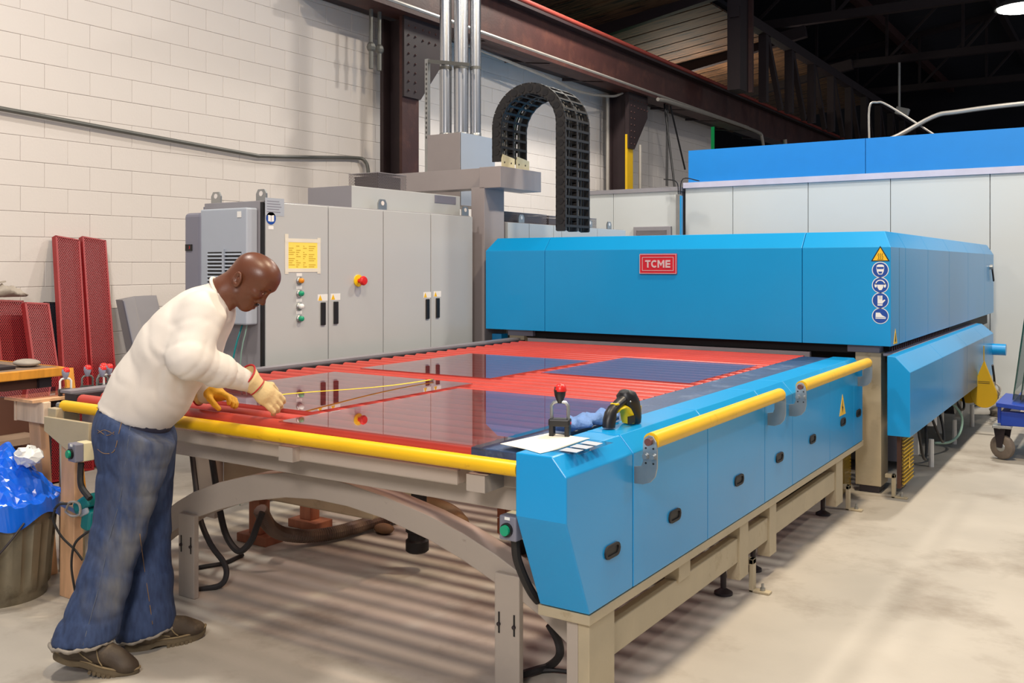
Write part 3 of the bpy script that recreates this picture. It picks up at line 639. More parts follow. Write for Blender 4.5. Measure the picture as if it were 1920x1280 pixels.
lt.prism([(x+.031+ro*math.cos(a)*.95,z0+h_/2+ro*math.sin(a)) for a in arc]+[(x+.031+ri*math.cos(a)*.95,z0+h_/2+ri*math.sin(a)) for a in arc[::-1]],'y',ya,yb_)
x = -3.134                                                                              # M
for pts in ([(0,0),(st_,0),(st_,h_),(0,h_)],[(.0515,0),(.0515+st_,0),(.0515+st_,h_),(.0515,h_)],[(st_,h_),(st_,h_-.022),(.033,.012),(.033,.034)],[(.033,.034),(.033,.012),(.0515,h_-.022),(.0515,h_)]):
    lt.prism([(x+a,z0+c) for a, c in pts],'y',ya,yb_)
x = -3.058; lbx(x,x+st_,0,h_)                                                           # E
for a in (0,(h_-st_)/2,h_-st_): lbx(x+st_,x+.046,a,a+st_)
lt.v = [(-3.145+(p[0]+3.1335)*.88, p[1], 1.61+(p[2]-1.61)*.9) for p in lt.v]
lt.build('lettering', M['silver'], np_)
# safety signs on the hood corner
sx_ = -1.478
def disc(cz, icon):
    n = 28; r = .0555
    a = MB().prism([(sx_+r*math.cos(2*math.pi*k/n), cz+r*math.sin(2*math.pi*k/n)) for k in range(n)],'y',HY0-.0012,HY0).build('safety_sign', M['white'], fur)
    r = .0505
    MB().prism([(sx_+r*math.cos(2*math.pi*k/n), cz+r*math.sin(2*math.pi*k/n)) for k in range(n)],'y',HY0-.002,HY0-.0012).build('sign_field', M['signblue'], a)
    for poly, mm in icon:
        MB().prism([(sx_+x, cz+z) for x, z in poly],'y',HY0-(.0028 if mm == 'white' else .0036),HY0-.002).build('sign_symbol', M[mm], a)
def el(cx, cz, rx, rz, a0=0, a1=360, n=16): return [(cx+rx*math.cos(math.radians(a0+(a1-a0)*k/n)), cz+rz*math.sin(math.radians(a0+(a1-a0)*k/n))) for k in range(n+(0 if a1-a0 == 360 else 1))]
head = [(-.026,.012),(-.024,.03),(-.012,.037),(.012,.037),(.024,.03),(.026,.012),(.022,-.012),(.012,-.032),(-.012,-.032),(-.022,-.012)]
tz = 1.672
b = MB().prism([(sx_-.062,tz-.045),(sx_+.062,tz-.045),(sx_,tz+.062)],'y',HY0-.0012,HY0).build('heat_warning_sign', M['ink'], fur)
MB().prism([(sx_-.05,tz-.039),(sx_+.05,tz-.039),(sx_,tz+.049)],'y',HY0-.002,HY0-.0012).build('sign_field', M['signyellow'], b)
for dx in (-.013,0,.013): MB().tube([(sx_+dx,HY0-.0025,tz-.028),(sx_+dx+.005,HY0-.0025,tz-.015),(sx_+dx-.003,HY0-.0025,tz-.002),(sx_+dx+.004,HY0-.0025,tz+.01)],.0016,5).build('heat_wave', M['ink'], b)
MB().box(sx_-.02,sx_+.02,HY0-.0028,HY0-.002,tz-.034,tz-.031).build('heat_line', M['ink'], b)
disc(1.568, [(head,'white'),([(-.022,.006),(.022,.006),(.024,.02),(-.024,.02)],'signblue'),([(-.014,-.012),(.014,-.012),(.009,-.026),(-.009,-.026)],'signblue')])
disc(1.462, [(el(0,.004,.034,.034,0,180),'white'),(el(0,.004,.027,.027,0,180),'signblue'),([(-.022,.012),(.022,.012),(.018,-.018),(.008,-.034),(-.008,-.034),(-.018,-.018)],'white'),(el(-.030,-.002,.008,.015),'white'),(el(.030,-.002,.008,.015),'white')])
disc(1.356, [([(-.018,-.036),(.014,-.036),(.016,-.018),(.034,.002),(.028,.008),(.014,-.002),(.014,.034),(-.018,.034)],'white'),([(-.019,-.024),(.015,-.024),(.015,-.021),(-.019,-.021)],'signblue'),([(-.008,.008),(-.006,.008),(-.006,.036),(-.008,.036)],'signblue'),([(.003,.008),(.005,.008),(.005,.036),(.003,.036)],'signblue')])
disc(1.25, [([(-.032,-.02),(.036,-.02),(.037,-.008),(.012,.004),(-.002,.022),(-.03,.022)],'white'),([(-.032,-.012),(.036,-.012),(.036,-.0095),(-.032,-.0095)],'signblue')])
el_ = MB().prism([(6.99,1.05),(7.11,1.05),(7.05,1.155)],'x',HX1,HX1+.0015).build('shock_warning_label', M['signyellow'], fur)
MB().prism([(7.03,1.065),(7.065,1.065),(7.055,1.125),(7.045,1.1)],'x',HX1+.0015,HX1+.0025).build('lightning_mark', M['ink'], el_)
# dome light on hood
MB().lathe([(.14,0),(.14,.02),(.1,.045),(.04,.06),(.001,.062)],(-3.1,10.6,ZT-.02),20).build('roof_cap', M['cream'], fur, smooth=True)

# ================================================================== glass on the rollers
def sheet(x0, x1, y0, y1, label, z=.956):
    b = MB().box(x0,x1,y0,y1,z,z+.006); o = b.build('glass_sheet', M['glass'])
    return tag(o, label, 'glass', 'bronze glass sheets on the rollers')
sheet(-2.94,-1.92,2.74,3.98,'bronze tinted glass sheet nearest the yellow front bumper tube, beside the hand stamp')
sheet(-4.02,-3.0,2.99,4.19,'bronze tinted glass sheet under the yellow tape measure')
sheet(-4.03,-3.05,4.43,5.6,'bronze tinted glass sheet behind the taped one, beside the cabinets')
sheet(-2.96,-2.02,4.83,5.93,'bronze tinted glass sheet nearest the furnace, by the dark blue strip')
b = MB(); P = [(-3.245+ (k%1), 0, 0) for k in range(1)]
n = 24; rings = []
for k in range(n+1):
    t_ = k/n; y = 2.975+t_*1.17; z = .968+.05*(1-t_)**1.6*math.sin(math.pi*min(1,.35+t_*.65))
    rings.append([(-3.256,y,z+.002),(-3.245,y,z),(-3.234,y,z+.002),(-3.234,y,z+.0026),(-3.245,y,z+.0008),(-3.256,y,z+.0026)])
b.loft(rings); tp = thing('tape_measure', (-3.245, 3.5, .962), 'yellow steel tape measure stretched across a glass sheet', 'tape measure')
bl = b.build('tape_blade', M['scanyellow'], tp)
MB().box(-3.258,-3.232,4.14,4.148,.962,.974).build('end_hook', M['steel'], tp)
# ================================================================== control cabinets
def hinge_lug(x, y, z, par, ax='y'):
    b = MB(); pts = [(y-.05,z),(y+.05,z),(y+.05,z+.05),(y+.03,z+.08),(y-.03,z+.08),(y-.05,z+.05)]
    if ax == 'y': b.prism(pts,'x',x-.006,x+.006)
    else: b.prism([(p[0]-y+x,p[1]) for p in pts],'y',y-.006,y+.006)
    o = b.build('lifting_lug', M['steel'], par)
    c = MB().cyl((x-.008,y,z+.05),(x+.008,y,z+.05),.018,10) if ax == 'y' else MB().cyl((x,y-.008,z+.05),(x,y+.008,z+.05),.018,10)
    c.build('lug_hole', M['wallpaint'], o)
cab = thing('control_cabinet', (-5.2, 5.64, 0), 'grey four-door control cabinet with a yellow notice and push buttons', 'cabinet')
CX_, CY0, CY1, CT = -4.9, 4.43, 6.85, 2.035
MB().box(-5.5,CX_-.03,CY0,CY1,0,CT).build('body', M['cabside'], cab, bevel=.004)
MB().box(CX_-.03,CX_-.008,CY0,CY0+.02,.08,CT-.01).build('corner_strip', M['ink'], cab)
yd = [4.45,5.047,5.65,6.247,6.845]; doors = []
for i in range(4): doors.append(MB().box(CX_-.026,CX_,yd[i]+.004,yd[i+1]-.004,.1,CT-.008).build('door', M['cab'], cab, bevel=.004))
def door_handle(i, y, z):
    d = doors[i]
    h = MB().box(CX_,CX_+.012,y-.022,y+.022,z-.082,z+.082).build('door_handle', M['ink'], d, bevel=.004)
    MB().box(CX_,CX_+.0012,y-.05,y+.05,z+.092,z+.14).build('danger_label', M['white'], d)
    MB().prism([(y-.046,z+.096),(y-.006,z+.096),(y-.026,z+.136)],'x',CX_+.0012,CX_+.0022).build('danger_triangle', M['signyellow'], d)
def doorpt(px, py):                    # where a door fitting sits: ray to the door plane
    t_ = (px-960)/1785; s_ = -(py-497)/1785; d = CX_/(Cc*t_-Sc); return d*(Cc+Sc*t_), CAM_H+s_*d
for i, p in enumerate(((605,588),(629,586),(801,579),(820,577))): door_handle(i, *doorpt(*p))
for k, (p, c) in enumerate((((561,526),'orange'),((561,550),'greenbtn'),((561,574),'white'),((561,597),'greenbtn'))):
    y, z = doorpt(*p); R = Matrix.Rotation(math.pi/2,4,'Y')
    bb = MB().lathe([(.028,0),(.028,.008),(.022,.014),(.001,.014)],(CX_,y,z),14,R).build('button_ring', M['steel'], doors[0], smooth=True)
    MB().lathe([(.018,.012),(.018,.032),(.012,.038),(.001,.04)],(CX_,y,z),14,R).build('button_cap', M[c], doors[0], smooth=True)
    MB().box(CX_,CX_+.001,y-.026,y+.026,z+.032,z+.052).build('button_tag', M['white'], doors[0])
y, z = doorpt(671,526); R = Matrix.Rotation(math.pi/2,4,'Y')
MB().lathe([(.045,0),(.045,.01),(.001,.012)],(CX_,y,z),18,R).build('emergency_plate', M['scanyellow'], doors[1], smooth=True)
MB().lathe([(.016,.01),(.016,.04),(.034,.045),(.036,.06),(.028,.072),(.001,.075)],(CX_,y,z),18,R).build('emergency_knob', M['redbtn'], doors[1], smooth=True)
# taped yellow notice, rating plate, manual sign
y0, z1 = doorpt(538,452); y1, z0 = doorpt(597,505)
nt_ = MB().box(CX_,CX_+.0015,y0,y1,z0,z1).build('yellow_notice', M['yellowpaper'], doors[0])
for ti, a in enumerate(((y0-.02,y0+.012,z0-.03,z1+.05),(y1-.012,y1+.02,z0-.03,z1+.03),(y0-.02,y1+.02,z1-.006,z1+.02),(y0-.02,y1+.02,z0-.018,z0+.008))):
    MB().box(CX_+.0015,CX_+.0022+(ti>1)*.0006,*a).build('tape_strip', M['tape'], doors[0])
lm = mat('notice_print', (196, 160, 40), .7)
for k in range(13):
    zz = z1-.035-k*.0145
    for q, (f0, f1) in enumerate(((.05,.24),(.28,.42),(.5,.62),(.68,.9))):
        if (k*7+q*3) % 5 == 0: continue
        MB().box(CX_+.0015,CX_+.002,y0+(y1-y0)*f0,y0+(y1-y0)*(f1-.04*((k+q) % 3)),zz,zz+.005).build('print_line', lm, nt_)
y, z = doorpt(515,388)
rp = MB().box(CX_,CX_+.0015,y-.085,y+.085,z-.06,z+.06).build('rating_plate', M['acgrey'], doors[0])
for k in range(5): MB().box(CX_+.0015,CX_+.002,y-.07,y+.04+.01*(k % 3),z+.035-k*.018,z+.04-k*.018).build('print_line', M['acdark'], rp)
y, z = doorpt(508,409); n = 20
ms = MB().prism([(y+.043*math.cos(2*math.pi*k/n), z+.043*math.sin(2*math.pi*k/n)) for k in range(n)],'x',CX_,CX_+.0015).build('read_manual_sign', M['signblue'], doors[0])
MB().prism([(y-.026,z-.02),(y-.002,z-.024),(y-.002,z+.018),(y-.026,z+.022)],'x',CX_+.0015,CX_+.002).build('sign_symbol', M['white'], ms)
MB().prism([(y+.002,z-.024),(y+.026,z-.02),(y+.026,z+.022),(y+.002,z+.018)],'x',CX_+.0015,CX_+.002).build('sign_symbol', M['white'], ms)
MB().box(CX_,CX_+.001,y-.022,y+.022,z-.075,z-.052).build('sign_caption', M['white'], doors[0])
hinge_lug(-5.42,4.47,CT,cab,'x'); hinge_lug(-4.96,4.47,CT,cab,'x'); hinge_lug(-4.94,5.68,CT,cab); hinge_lug(-4.94,6.78,CT,cab)
MB().box(-5.56,-5.50,4.47,4.55,1.2,CT-.02).build('rear_strip', M['acdark'], cab)
# air conditioner on the cabinet end
ac = thing('cabinet_cooler', (-5.25, 4.35, 1.2), 'pale blue-grey cooling unit with louvres on the cabinet end', 'cooler')
MB().box(-5.42,-4.95,4.33,4.43,1.2,1.985).build('housing', M['acgrey'], ac, bevel=.012, seg=3)
MB().box(-5.585,-5.40,4.32,4.43,.88,1.965).build('side_housing', M['acdark'], ac, bevel=.03, seg=3)
dd = MB().box(-5.56,-5.49,4.314,4.322,1.7,1.745).build('display', M['ink'], ac); text_obj('display_digit', '3', .03, .0005, M['redbtn'], dd, (-5.515,4.3135,1.722), (math.pi/2,0,0))
for k in range(12):
    z = 1.39+k*.025
    MB().add([(-5.34,4.329,z),(-5.0,4.329,z),(-5.0,4.318,z+.004),(-5.34,4.318,z+.004),(-5.0,4.329,z+.015),(-5.34,4.329,z+.015)],[(0,1,2,3),(3,2,4,5),(0,3,5),(1,4,2)]).build('louvre', M['acgrey'], ac)
    MB().box(-5.34,-5.0,4.3285,4.33,z+.014,z+.025).build('louvre_gap', M['ink'], ac)
MB().box(-5.18,-5.16,4.316,4.33,1.38,1.71).build('louvre_bar', M['acgrey'], ac)
MB().box(-5.04,-5.0,4.327,4.33,1.92,1.96).build('small_label', M['white'], ac)
tag(MB().tube(catmull([(-5.05,4.38,1.197),(-5.04,4.3,1.0),(-5.06,4.25,.6),(-5.05,4.25,.004)],6),.006,6).build('drain_tube', M['teal'], smooth=True), 'thin teal drain tube hanging under the cooling unit', 'tube')
tag(MB().tube(catmull([(-4.98,4.36,1.197),(-4.98,4.3,.9),(-4.98,4.3,.004)],4),.004,6).build('drain_tube', M['greenpedal'], smooth=True), 'thin green wire hanging under the cooling unit', 'wire')
# boxes on top of the cabinet
tb = thing('transformer_box', (-5.3, 6.2, CT), 'low grey metal box on top of the control cabinet', 'box')
MB().box(-5.48,-5.02,5.42,6.82,CT+.002,CT+.175).build('box_body', M['cab'], tb, bevel=.004); MB().box(-5.485,-5.48,5.42,6.82,CT+.002,CT+.175).build('box_back', M['cabside'], tb)
MB().box(-5.48,-5.02,5.415,5.42,CT+.002,CT+.175).build('box_end', M['cabside'], tb)
MB().box(-5.02,-5.015,6.45,6.75,CT+.1,CT+.165).build('vent_slot', M['acdark'], tb)
def mesh_guard(x0, x1, y0, y1, z0, z1, label):
    t = thing('mesh_guard', ((x0+x1)/2, (y0+y1)/2, z0), label, 'guard', 'mesh guards on the cabinets')
    MB().box(x1-.003,x1,y0,y1,z0,z1).build('side_mesh', M['guardx'], t); MB().box(x0,x1-.003,y0,y0+.003,z0,z1).build('end_mesh', M['guardy'], t)
    MB().box(x0,x1,y0,y1,z1,z1+.004).build('lid', M['cabside'], t); MB().box(x0+.03,x1-.04,y0+.04,y1-.03,z0,z1-.02).build('resistor_bank', M['darkrail'], t)
mesh_guard(-5.46,-5.14,5.86,6.22,CT+.177,CT+.317,'perforated steel guard on the low grey box')
# second run of cabinets behind the furnace
cab2 = thing('control_cabinet', (-5.2, 8.6, 0), 'row of grey cabinets standing behind the furnace hood', 'cabinet')
MB().box(-5.5,-4.93,7.4,9.86,0,2.005).build('body', M['cabside'], cab2)
yy = [7.4,7.78,8.24,8.4,9.17,9.86]
for i in range(5): MB().box(-4.93,-4.9,yy[i]+.004,yy[i+1]-.004,.1,2.0).build('door', M['cab'], cab2, bevel=.003)
for y in (7.68,9.05,9.5): hinge_lug(-4.93,y,2.005,cab2)
mesh_guard(-5.3,-4.98,7.45,8.24,2.007,2.105,'long perforated guard on the cabinets behind the furnace')
mesh_guard(-5.3,-4.98,8.28,8.6,2.007,2.10,'short perforated guard beside the cable chain')
mesh_guard(-5.3,-4.98,9.0,9.3,2.007,2.11,'small perforated guard past the cable chain')

# ================================================================== overhead duct, chain and pipes
g = thing('cable_duct_frame', (-4.95, 7.2, 0), 'grey box-section cable duct frame beside the control cabinets', 'frame')
MB().box(-5.03,-4.885,7.0,7.32,0,2.30).build('post', M['duct'], g, bevel=.003)
MB().box(-6.05,-4.93,7.1,7.3,2.30,2.485).build('cross_duct', M['duct'], g, bevel=.003)
MB().box(-4.94,-4.71,7.0,7.69,2.29,2.48).build('end_box', M['duct'], g, bevel=.003)
for y0, y1 in ((7.12,7.33),(7.36,7.58)):
    MB().prism([(y0,2.48),(y1,2.48),(y1,2.575),(y0+.02,2.6),(y0,2.56)],'x',-4.782,-4.774).build('chain_bracket', M['cream'], g)
    for q in (.04,.15): MB().cyl((-4.775,y0+q,2.53),(-4.771,y0+q,2.53),.008,8).build('bolt', M['darkrail'], g)
jb = thing('riser_box', (-5.85, 7.9, 2.3), 'tall grey riser box under three silver pipes', 'box')
MB().box(-6.07,-5.66,7.68,8.3,2.2,2.93).build('box_body', M['duct'], jb, bevel=.003); MB().box(-5.655,-5.65,7.69,8.29,2.2,2.93).build('front_sheet', M['acgrey'], jb)
MB().box(-6.0,-5.9,7.9,8.0,0,2.2).build('stand', M['cabside'], jb)
for k, (x, y, r) in enumerate(((-5.98,7.87,.062),(-5.825,7.93,.074),(-5.715,8.03,.056))):
    p = thing('silver_pipe', (x, y, 2.93), ['silver pipe rising from the riser box, nearest the slotted strut','thick silver pipe rising from the riser box, middle of three','thin silver pipe rising from the riser box, farthest from the slotted strut'][k], 'pipe', 'silver riser pipes')
    MB().cyl((x,y,2.93),(x,y,6.2),r,20).build('pipe_wall', M['pipe'], p, smooth=True)
    MB().lathe([(r+.004,0),(r+.004,.03),(r+.001,.035)],(x,y,2.93),20).build('collar', M['steel'], p, smooth=True)
    MB().lathe([(r+.004,0),(r+.004,.03),(r,.03)],(x,y,3.62),20).build('clamp', M['dullpipe'], p, smooth=True)
st = thing('strut_channel', (-6.1, 7.75, 2.2), 'slotted steel strut channel holding the silver pipes', 'strut')
MB().box(-6.12,-6.08,7.7,7.74,2.2,3.72).build('upright', M['steel'], st)
MB().bar((-6.1,7.72,3.70),(-5.62,7.80,3.62),.03,.035).build('arm', M['dullpipe'], st)
for k in range(16): MB().box(-6.105,-6.095,7.698,7.70,2.9+k*.05,2.925+k*.05).build('slot', M['ink'], st)
# cable drag chain
chn = thing('cable_chain', (-4.5, 7.3, 1.84), 'black plastic cable drag chain arching above the furnace', 'cable chain')
RC, CXc, CZc, YA, YB = .335, -4.5, 2.83, 7.12, 7.56
path = []; L1 = .29; L3 = .93; tot = L1+math.pi*RC+L3; N = 27
def chainpt(s):
    if s < L1: return (CXc-RC, CZc-L1+s), 0
    s -= L1
    if s < math.pi*RC: a = s/RC; return (CXc-RC*math.cos(a), CZc+RC*math.sin(a)), a
    s -= math.pi*RC; return (CXc+RC, CZc-s), math.pi
lk = MB(); pl_ = tot/N
for y0, y1 in ((YA,YA+.02),(7.32,7.35),(YB-.02,YB)):
    lk.prism([(-.048,-pl_*.56),(.048,-pl_*.56),(.048,pl_*.46),(.035,pl_*.56),(-.035,pl_*.56),(-.048,pl_*.46)],'y',y0-7.34,y1-7.34)
for x in (-.043,.043): lk.box(x-.006,x+.006,YA-7.34,YB-7.34,-.011,.011)
first = None
for k in range(N):
    (x, z), a = chainpt((k+.5)*pl_)
    if first is None:
        first = lk.build('chain_link', M['rubber'], chn, origin=(0,0,0)); first.location = Vector((x,7.34,z))-WP[chn]; first.rotation_euler = (0,a,0)
    else:
        c = dup(first, chn, (x,7.34,z), 'chain_link'); c.rotation_euler = (0,a,0)
pin = None
for k in range(N):
    (x, z), a = chainpt((k+1)*pl_-.002)
    if k == N-1: break
    if pin is None: pin = MB().lathe([(.03,0),(.03,.004),(.001,.004)],(x,YA,z),12,Matrix.Rotation(math.pi/2,4,'X')).build('link_pin', M['black'], chn, origin=(x,YA,z))
    else: dup(pin, chn, (x,YA,z), 'link_pin')
for k, (y, off, r, m_) in enumerate(((7.17,0,.012,'black'),(7.2,.01,.011,'dullpipe'),(7.235,-.008,.013,'black'),(7.27,.005,.011,'dullpipe'),(7.3,0,.012,'black'),(7.375,.012,.017,'scanyellow'),(7.41,0,.010,'lightgrey'),(7.445,-.01,.013,'black'),(7.48,.006,.012,'dullpipe'),(7.52,0,.013,'black'))):
    pts = []
    for q in range(41):
        (x, z), a = chainpt(tot*q/40); pts.append((x+math.cos(a)*off, y, z-math.sin(a)*off))
    MB().tube(pts, r, 7).build('cable', M[m_], chn, smooth=True)

# ================================================================== things on the table edge
t = thing('hand_stamp', (-1.77, 3.0, .962), 'self-inking hand stamp with a dark red knob at the corner of the table', 'stamp')
def stamp(px, py, pz, t, knob, body, s=1.0, ang=0):
    R = Matrix.Translation((px,py,pz)) @ Matrix.Rotation(ang,4,'Z') @ Matrix.Scale(s,4)
    def bb(b, n, m_, **k): return b.xf(R).build(n, m_, t, **k)
    bb(MB().box(-.038,-.02,-.022,.022,0,.062), 'side_frame', M['black'], bevel=.004*s)
    bb(MB().box(.02,.038,-.022,.022,0,.062), 'side_frame', M['black'], bevel=.004*s)
    bb(MB().box(-.04,.04,-.024,.024,.038,.066), 'base_housing', M['black'], bevel=.006*s)
    bb(MB().tube([(-.031,0,.06),(-.031,0,.112),(-.022,0,.124),(0,0,.13),(.022,0,.124),(.031,0,.112),(.031,0,.06)],.0065,8), 'steel_bow', body, smooth=True)
    bb(MB().lathe([(.008,.122),(.012,.13),(.02,.15),(.0225,.168),(.02,.182),(.012,.19),(.001,.192)],(0,0,0),16), 'grip', M['stampgrey'] if body != M['steel'] else M['black'], smooth=True)
    bb(MB().lathe([(.0232,.166),(.0228,.174),(.0205,.184),(.013,.192),(.001,.194)],(.002,0,.0005),16), 'knob_cap', knob, smooth=True)
    bb(MB().cyl((.038,0,.05),(.042,0,.05),.005,8), 'release_button', M['redbtn'])
stamp(-1.775,3.03,.970,t,M['redbtn'],M['steel'],1.0,.35)
def ptz(px, py, z):
    t_ = (px-960)/1785; s_ = -(py-497)/1785; d = (z-CAM_H)/s_; return Vector((d*(Cc*t_-Sc), d*(Cc+Sc*t_), z))
def ptd(px, py, d):
    t_ = (px-960)/1785; s_ = -(py-497)/1785; return Vector((d*(Cc*t_-Sc), d*(Cc+Sc*t_), CAM_H+s_*d))
# paper and clear film at the corner
pp = [ptz(*p,.9715) for p in ((938,832),(1030,812),(1106,822),(1045,843),(1013,850),(985,842))]
b = MB(); b.add(pp+[p+Vector((0,0,.0012)) for p in pp],[tuple(range(6)),tuple(range(6,12))]+[(i,(i+1)%6,6+(i+1)%6,6+i) for i in range(6)])
tag(b.build('paper_sheet', M['paper']), 'creased off-white paper lying on the blue table corner', 'paper')
pp = [ptz(*p,.9735) for p in ((1030,846),(1100,822),(1150,830),(1085,853))]
b = MB(); b.add(pp+[p+Vector((0,0,.0012)) for p in pp],[(0,1,2,3),(4,5,6,7)]+[(i,(i+1)%4,4+(i+1)%4,4+i) for i in range(4)])
pf = thing('plastic_sheet', tuple(pp[0]), 'clear plastic sheet overhanging the blue table corner', 'sheet'); b.build('clear_film', M['film'], pf)
for k in range(3):
    u0, u1 = .1+.28*k, .1+.28*k+.2
    q = [pp[0].lerp(pp[1],u0).lerp(pp[3].lerp(pp[2],u0),.2),pp[0].lerp(pp[1],u1).lerp(pp[3].lerp(pp[2],u1),.2),pp[0].lerp(pp[1],u1).lerp(pp[3].lerp(pp[2],u1),.8),pp[0].lerp(pp[1],u0).lerp(pp[3].lerp(pp[2],u0),.8)]
    q = [p+Vector((0,0,.0013)) for p in q]; MB().add(q+[p+Vector((0,0,.0006)) for p in q],[(0,1,2,3),(4,5,6,7)]+[(i,(i+1)%4,4+(i+1)%4,4+i) for i in range(4)]).build('printed_block', M['acgrey'], pf)
# blue rag
A_, B_ = ptz(1050,808,.972), ptz(1150,785,.972); rings = []
ax = (B_-A_).normalized(); si = Vector((-ax.y,ax.x,0))
for i in range(15):
    t_ = i/14; c = A_.lerp(B_,t_); w = .045+.012*math.sin(i*1.7); h = .028+.01*math.sin(i*2.3+1)
    rings.append([c+si*(w*math.cos(a)*(1+.15*math.sin(3*a+i)))+Vector((0,0,max(0,.012+h*math.sin(a)*(1+.2*math.sin(4*a+i*1.3))))) for a in np.linspace(0,2*math.pi,18,endpoint=False)])
tag(MB().loft(rings).build('blue_rag', M['denimrag'], smooth='all'), 'crumpled light blue rag behind the hand stamp', 'rag')
# barcode scanner lying on its side: handle foot to the left, head to the right
sc = thing('barcode_scanner', tuple(ptz(1160,803,.97)), 'black and yellow handheld barcode scanner standing on the blue edge', 'scanner')
O = ptz(1165,797,.973); ex = Vector((.22,.975,0)).normalized(); ex = (ptz(1195,792,.97)-ptz(1137,806,.97)).normalized(); ey = Vector((-ex.y,ex.x,0))
def sp(u, v, w): return O+ex*(u*1.15)+ey*v+Vector((0,0,w*.74))
def strip(pts, half, name, m_, par, taper=None):
    b = MB(); rings = []
    for i, (u, w, r) in enumerate(pts):
        d = Vector((pts[min(i+1,len(pts)-1)][0]-pts[max(i-1,0)][0],0,pts[min(i+1,len(pts)-1)][1]-pts[max(i-1,0)][1])); d.normalize(); nrm = (-d.z, d.x)
        hw_ = half if taper is None else taper[i]
        rings.append([sp(u+nrm[0]*r*math.sin(a), hw_*math.cos(a), w+nrm[1]*r*math.sin(a)) for a in np.linspace(0,2*math.pi,14,endpoint=False)])
    return b.loft(rings).build(name, m_, par, smooth=True)
strip([(-.078,.004,.024),(-.074,.04,.026),(-.066,.078,.021),(-.052,.098,.02),(-.02,.118,.02),(.012,.135,.024),(.04,.142,.028)],.02,'grip',M['black'],sc,[.024,.025,.024,.021,.021,.024,.028])
strip([(.018,.178,.016),(.03,.158,.036),(.045,.12,.042),(.058,.075,.038),(.067,.03,.030),(.071,.002,.024)],.03,'head',M['black'],sc,[.022,.040,.043,.042,.040,.036])
strip([(-.04,.072,.004),(-.025,.092,.011),(0,.098,.014),(.022,.085,.016),(.036,.055,.016),(.042,.02,.012),(.044,.004,.01)],.024,'yellow_belly',M['scanyellow'],sc,[.012,.02,.025,.029,.031,.031,.028])
MB().obox(sp(.02,-.032,.03),.05,.004,.03,Matrix.Rotation(math.atan2(ex.y,ex.x),4,'Z')).build('spec_label', M['ink'], sc)
MB().obox(sp(.094,-.004,.07),.004,.04,.03,Matrix.Rotation(math.atan2(ex.y,ex.x),4,'Z')).build('yellow_badge', M['scanyellow'], sc)
MB().obox(sp(-.045,-.004,.121),.016,.03,.006,Matrix.Rotation(math.atan2(ex.y,ex.x),4,'Z')).build('yellow_tab', M['scanyellow'], sc)
MB().sphere(tuple(sp(.018,-.028,.128)),.006,8,6).build('status_light', M['steel'], sc)

# ================================================================== right edge: glass cart
ct = thing('glass_cart', (-.62, 9.0, 0), 'blue steel glass cart with a worn caster wheel', 'cart')
MB().box(-.93,.1,8.74,8.82,.285,.40).build('frame_rail', M['cartblue'], ct, bevel=.005); MB().box(-.93,-.87,8.82,10.2,.285,.40).build('frame_rail', M['cartblue'], ct, bevel=.005)
MB().add([(-.96,8.7,.44),(.1,8.7,.36),(.1,9.4,.36),(-.96,9.4,.44),(-.96,8.7,.475),(.1,8.7,.395),(.1,9.4,.395),(-.96,9.4,.475)],[(0,1,2,3),(7,6,5,4),(0,4,5,1),(1,5,6,2),(2,6,7,3),(3,7,4,0)]).build('support_arm', M['cartblue'], ct, bevel=.004)
MB().box(-.955,-.93,8.76,8.80,.3,.46).build('socket', M['cartblue'], ct)
w = MB().lathe([(.03,-.028),(.085,-.028),(.098,-.02),(.102,0),(.098,.02),(.085,.028),(.03,.028)],(-.92,8.78,.104),24,Matrix.Rotation(math.radians(62),4,'Z') @ Matrix.Rotation(math.pi/2,4,'Y')).build('caster_wheel', M['caster'], ct, smooth=True)
MB().lathe([(.001,-.034),(.03,-.034),(.04,-.026),(.04,.026),(.03,.034),(.001,.034)],(-.92,8.78,.104),16,Matrix.Rotation(math.radians(62),4,'Z') @ Matrix.Rotation(math.pi/2,4,'Y')).build('wheel_hub', M['steel'], w, smooth=True)
for s in (-1,1):
    R = Matrix.Rotation(math.radians(62),4,'Z'); b = MB().prism([(-.02,.08),(.02,.08),(.05,.235),(-.05,.235)],'x',s*.042-.003,s*.042+.003); b.xf(Matrix.Translation((-.92,8.78,.02)) @ R).build('caster_fork', M['darkrail'], ct)
MB().box(-.99,-.85,8.71,8.85,.262,.285).build('caster_plate', M['steel'], ct, bevel=.003)
MB().lathe([(.001,.0),(.08,.0),(.08,.07),(.001,.07)],(.0,8.78,.08),16).build('caster_wheel', M['caster'], ct); MB().box(-.03,.03,8.75,8.81,.1,.29).build('caster_fork', M['darkrail'], ct)
for k in range(5):
    x = -.86+k*.055
    b = MB().add([(x,8.9,.48),(x+.01,8.9,.48),(x+.01,10.1,.48),(x,10.1,.48),(x+.16,8.9,1.75),(x+.17,8.9,1.75),(x+.17,10.1,1.75),(x+.16,10.1,1.75)],[(0,1,2,3),(7,6,5,4),(0,4,5,1),(1,5,6,2),(2,6,7,3),(3,7,4,0)])
    tag(b.build('green_glass_sheet', M['greenglass']), ['green glass sheet on the blue cart, nearest the furnace skirt','green glass sheet on the blue cart, second from the furnace skirt','green glass sheet on the blue cart, middle of the stack','green glass sheet on the blue cart, fourth from the furnace skirt','green glass sheet on the blue cart, farthest from the furnace'][k], 'glass', 'green glass sheets on the cart')
tag(MB().box(-.78,.6,9.0,9.7,.0,.02).build('green_floor_glass', M['greenglass']), 'green glass plate lying on the floor under the blue cart', 'glass')
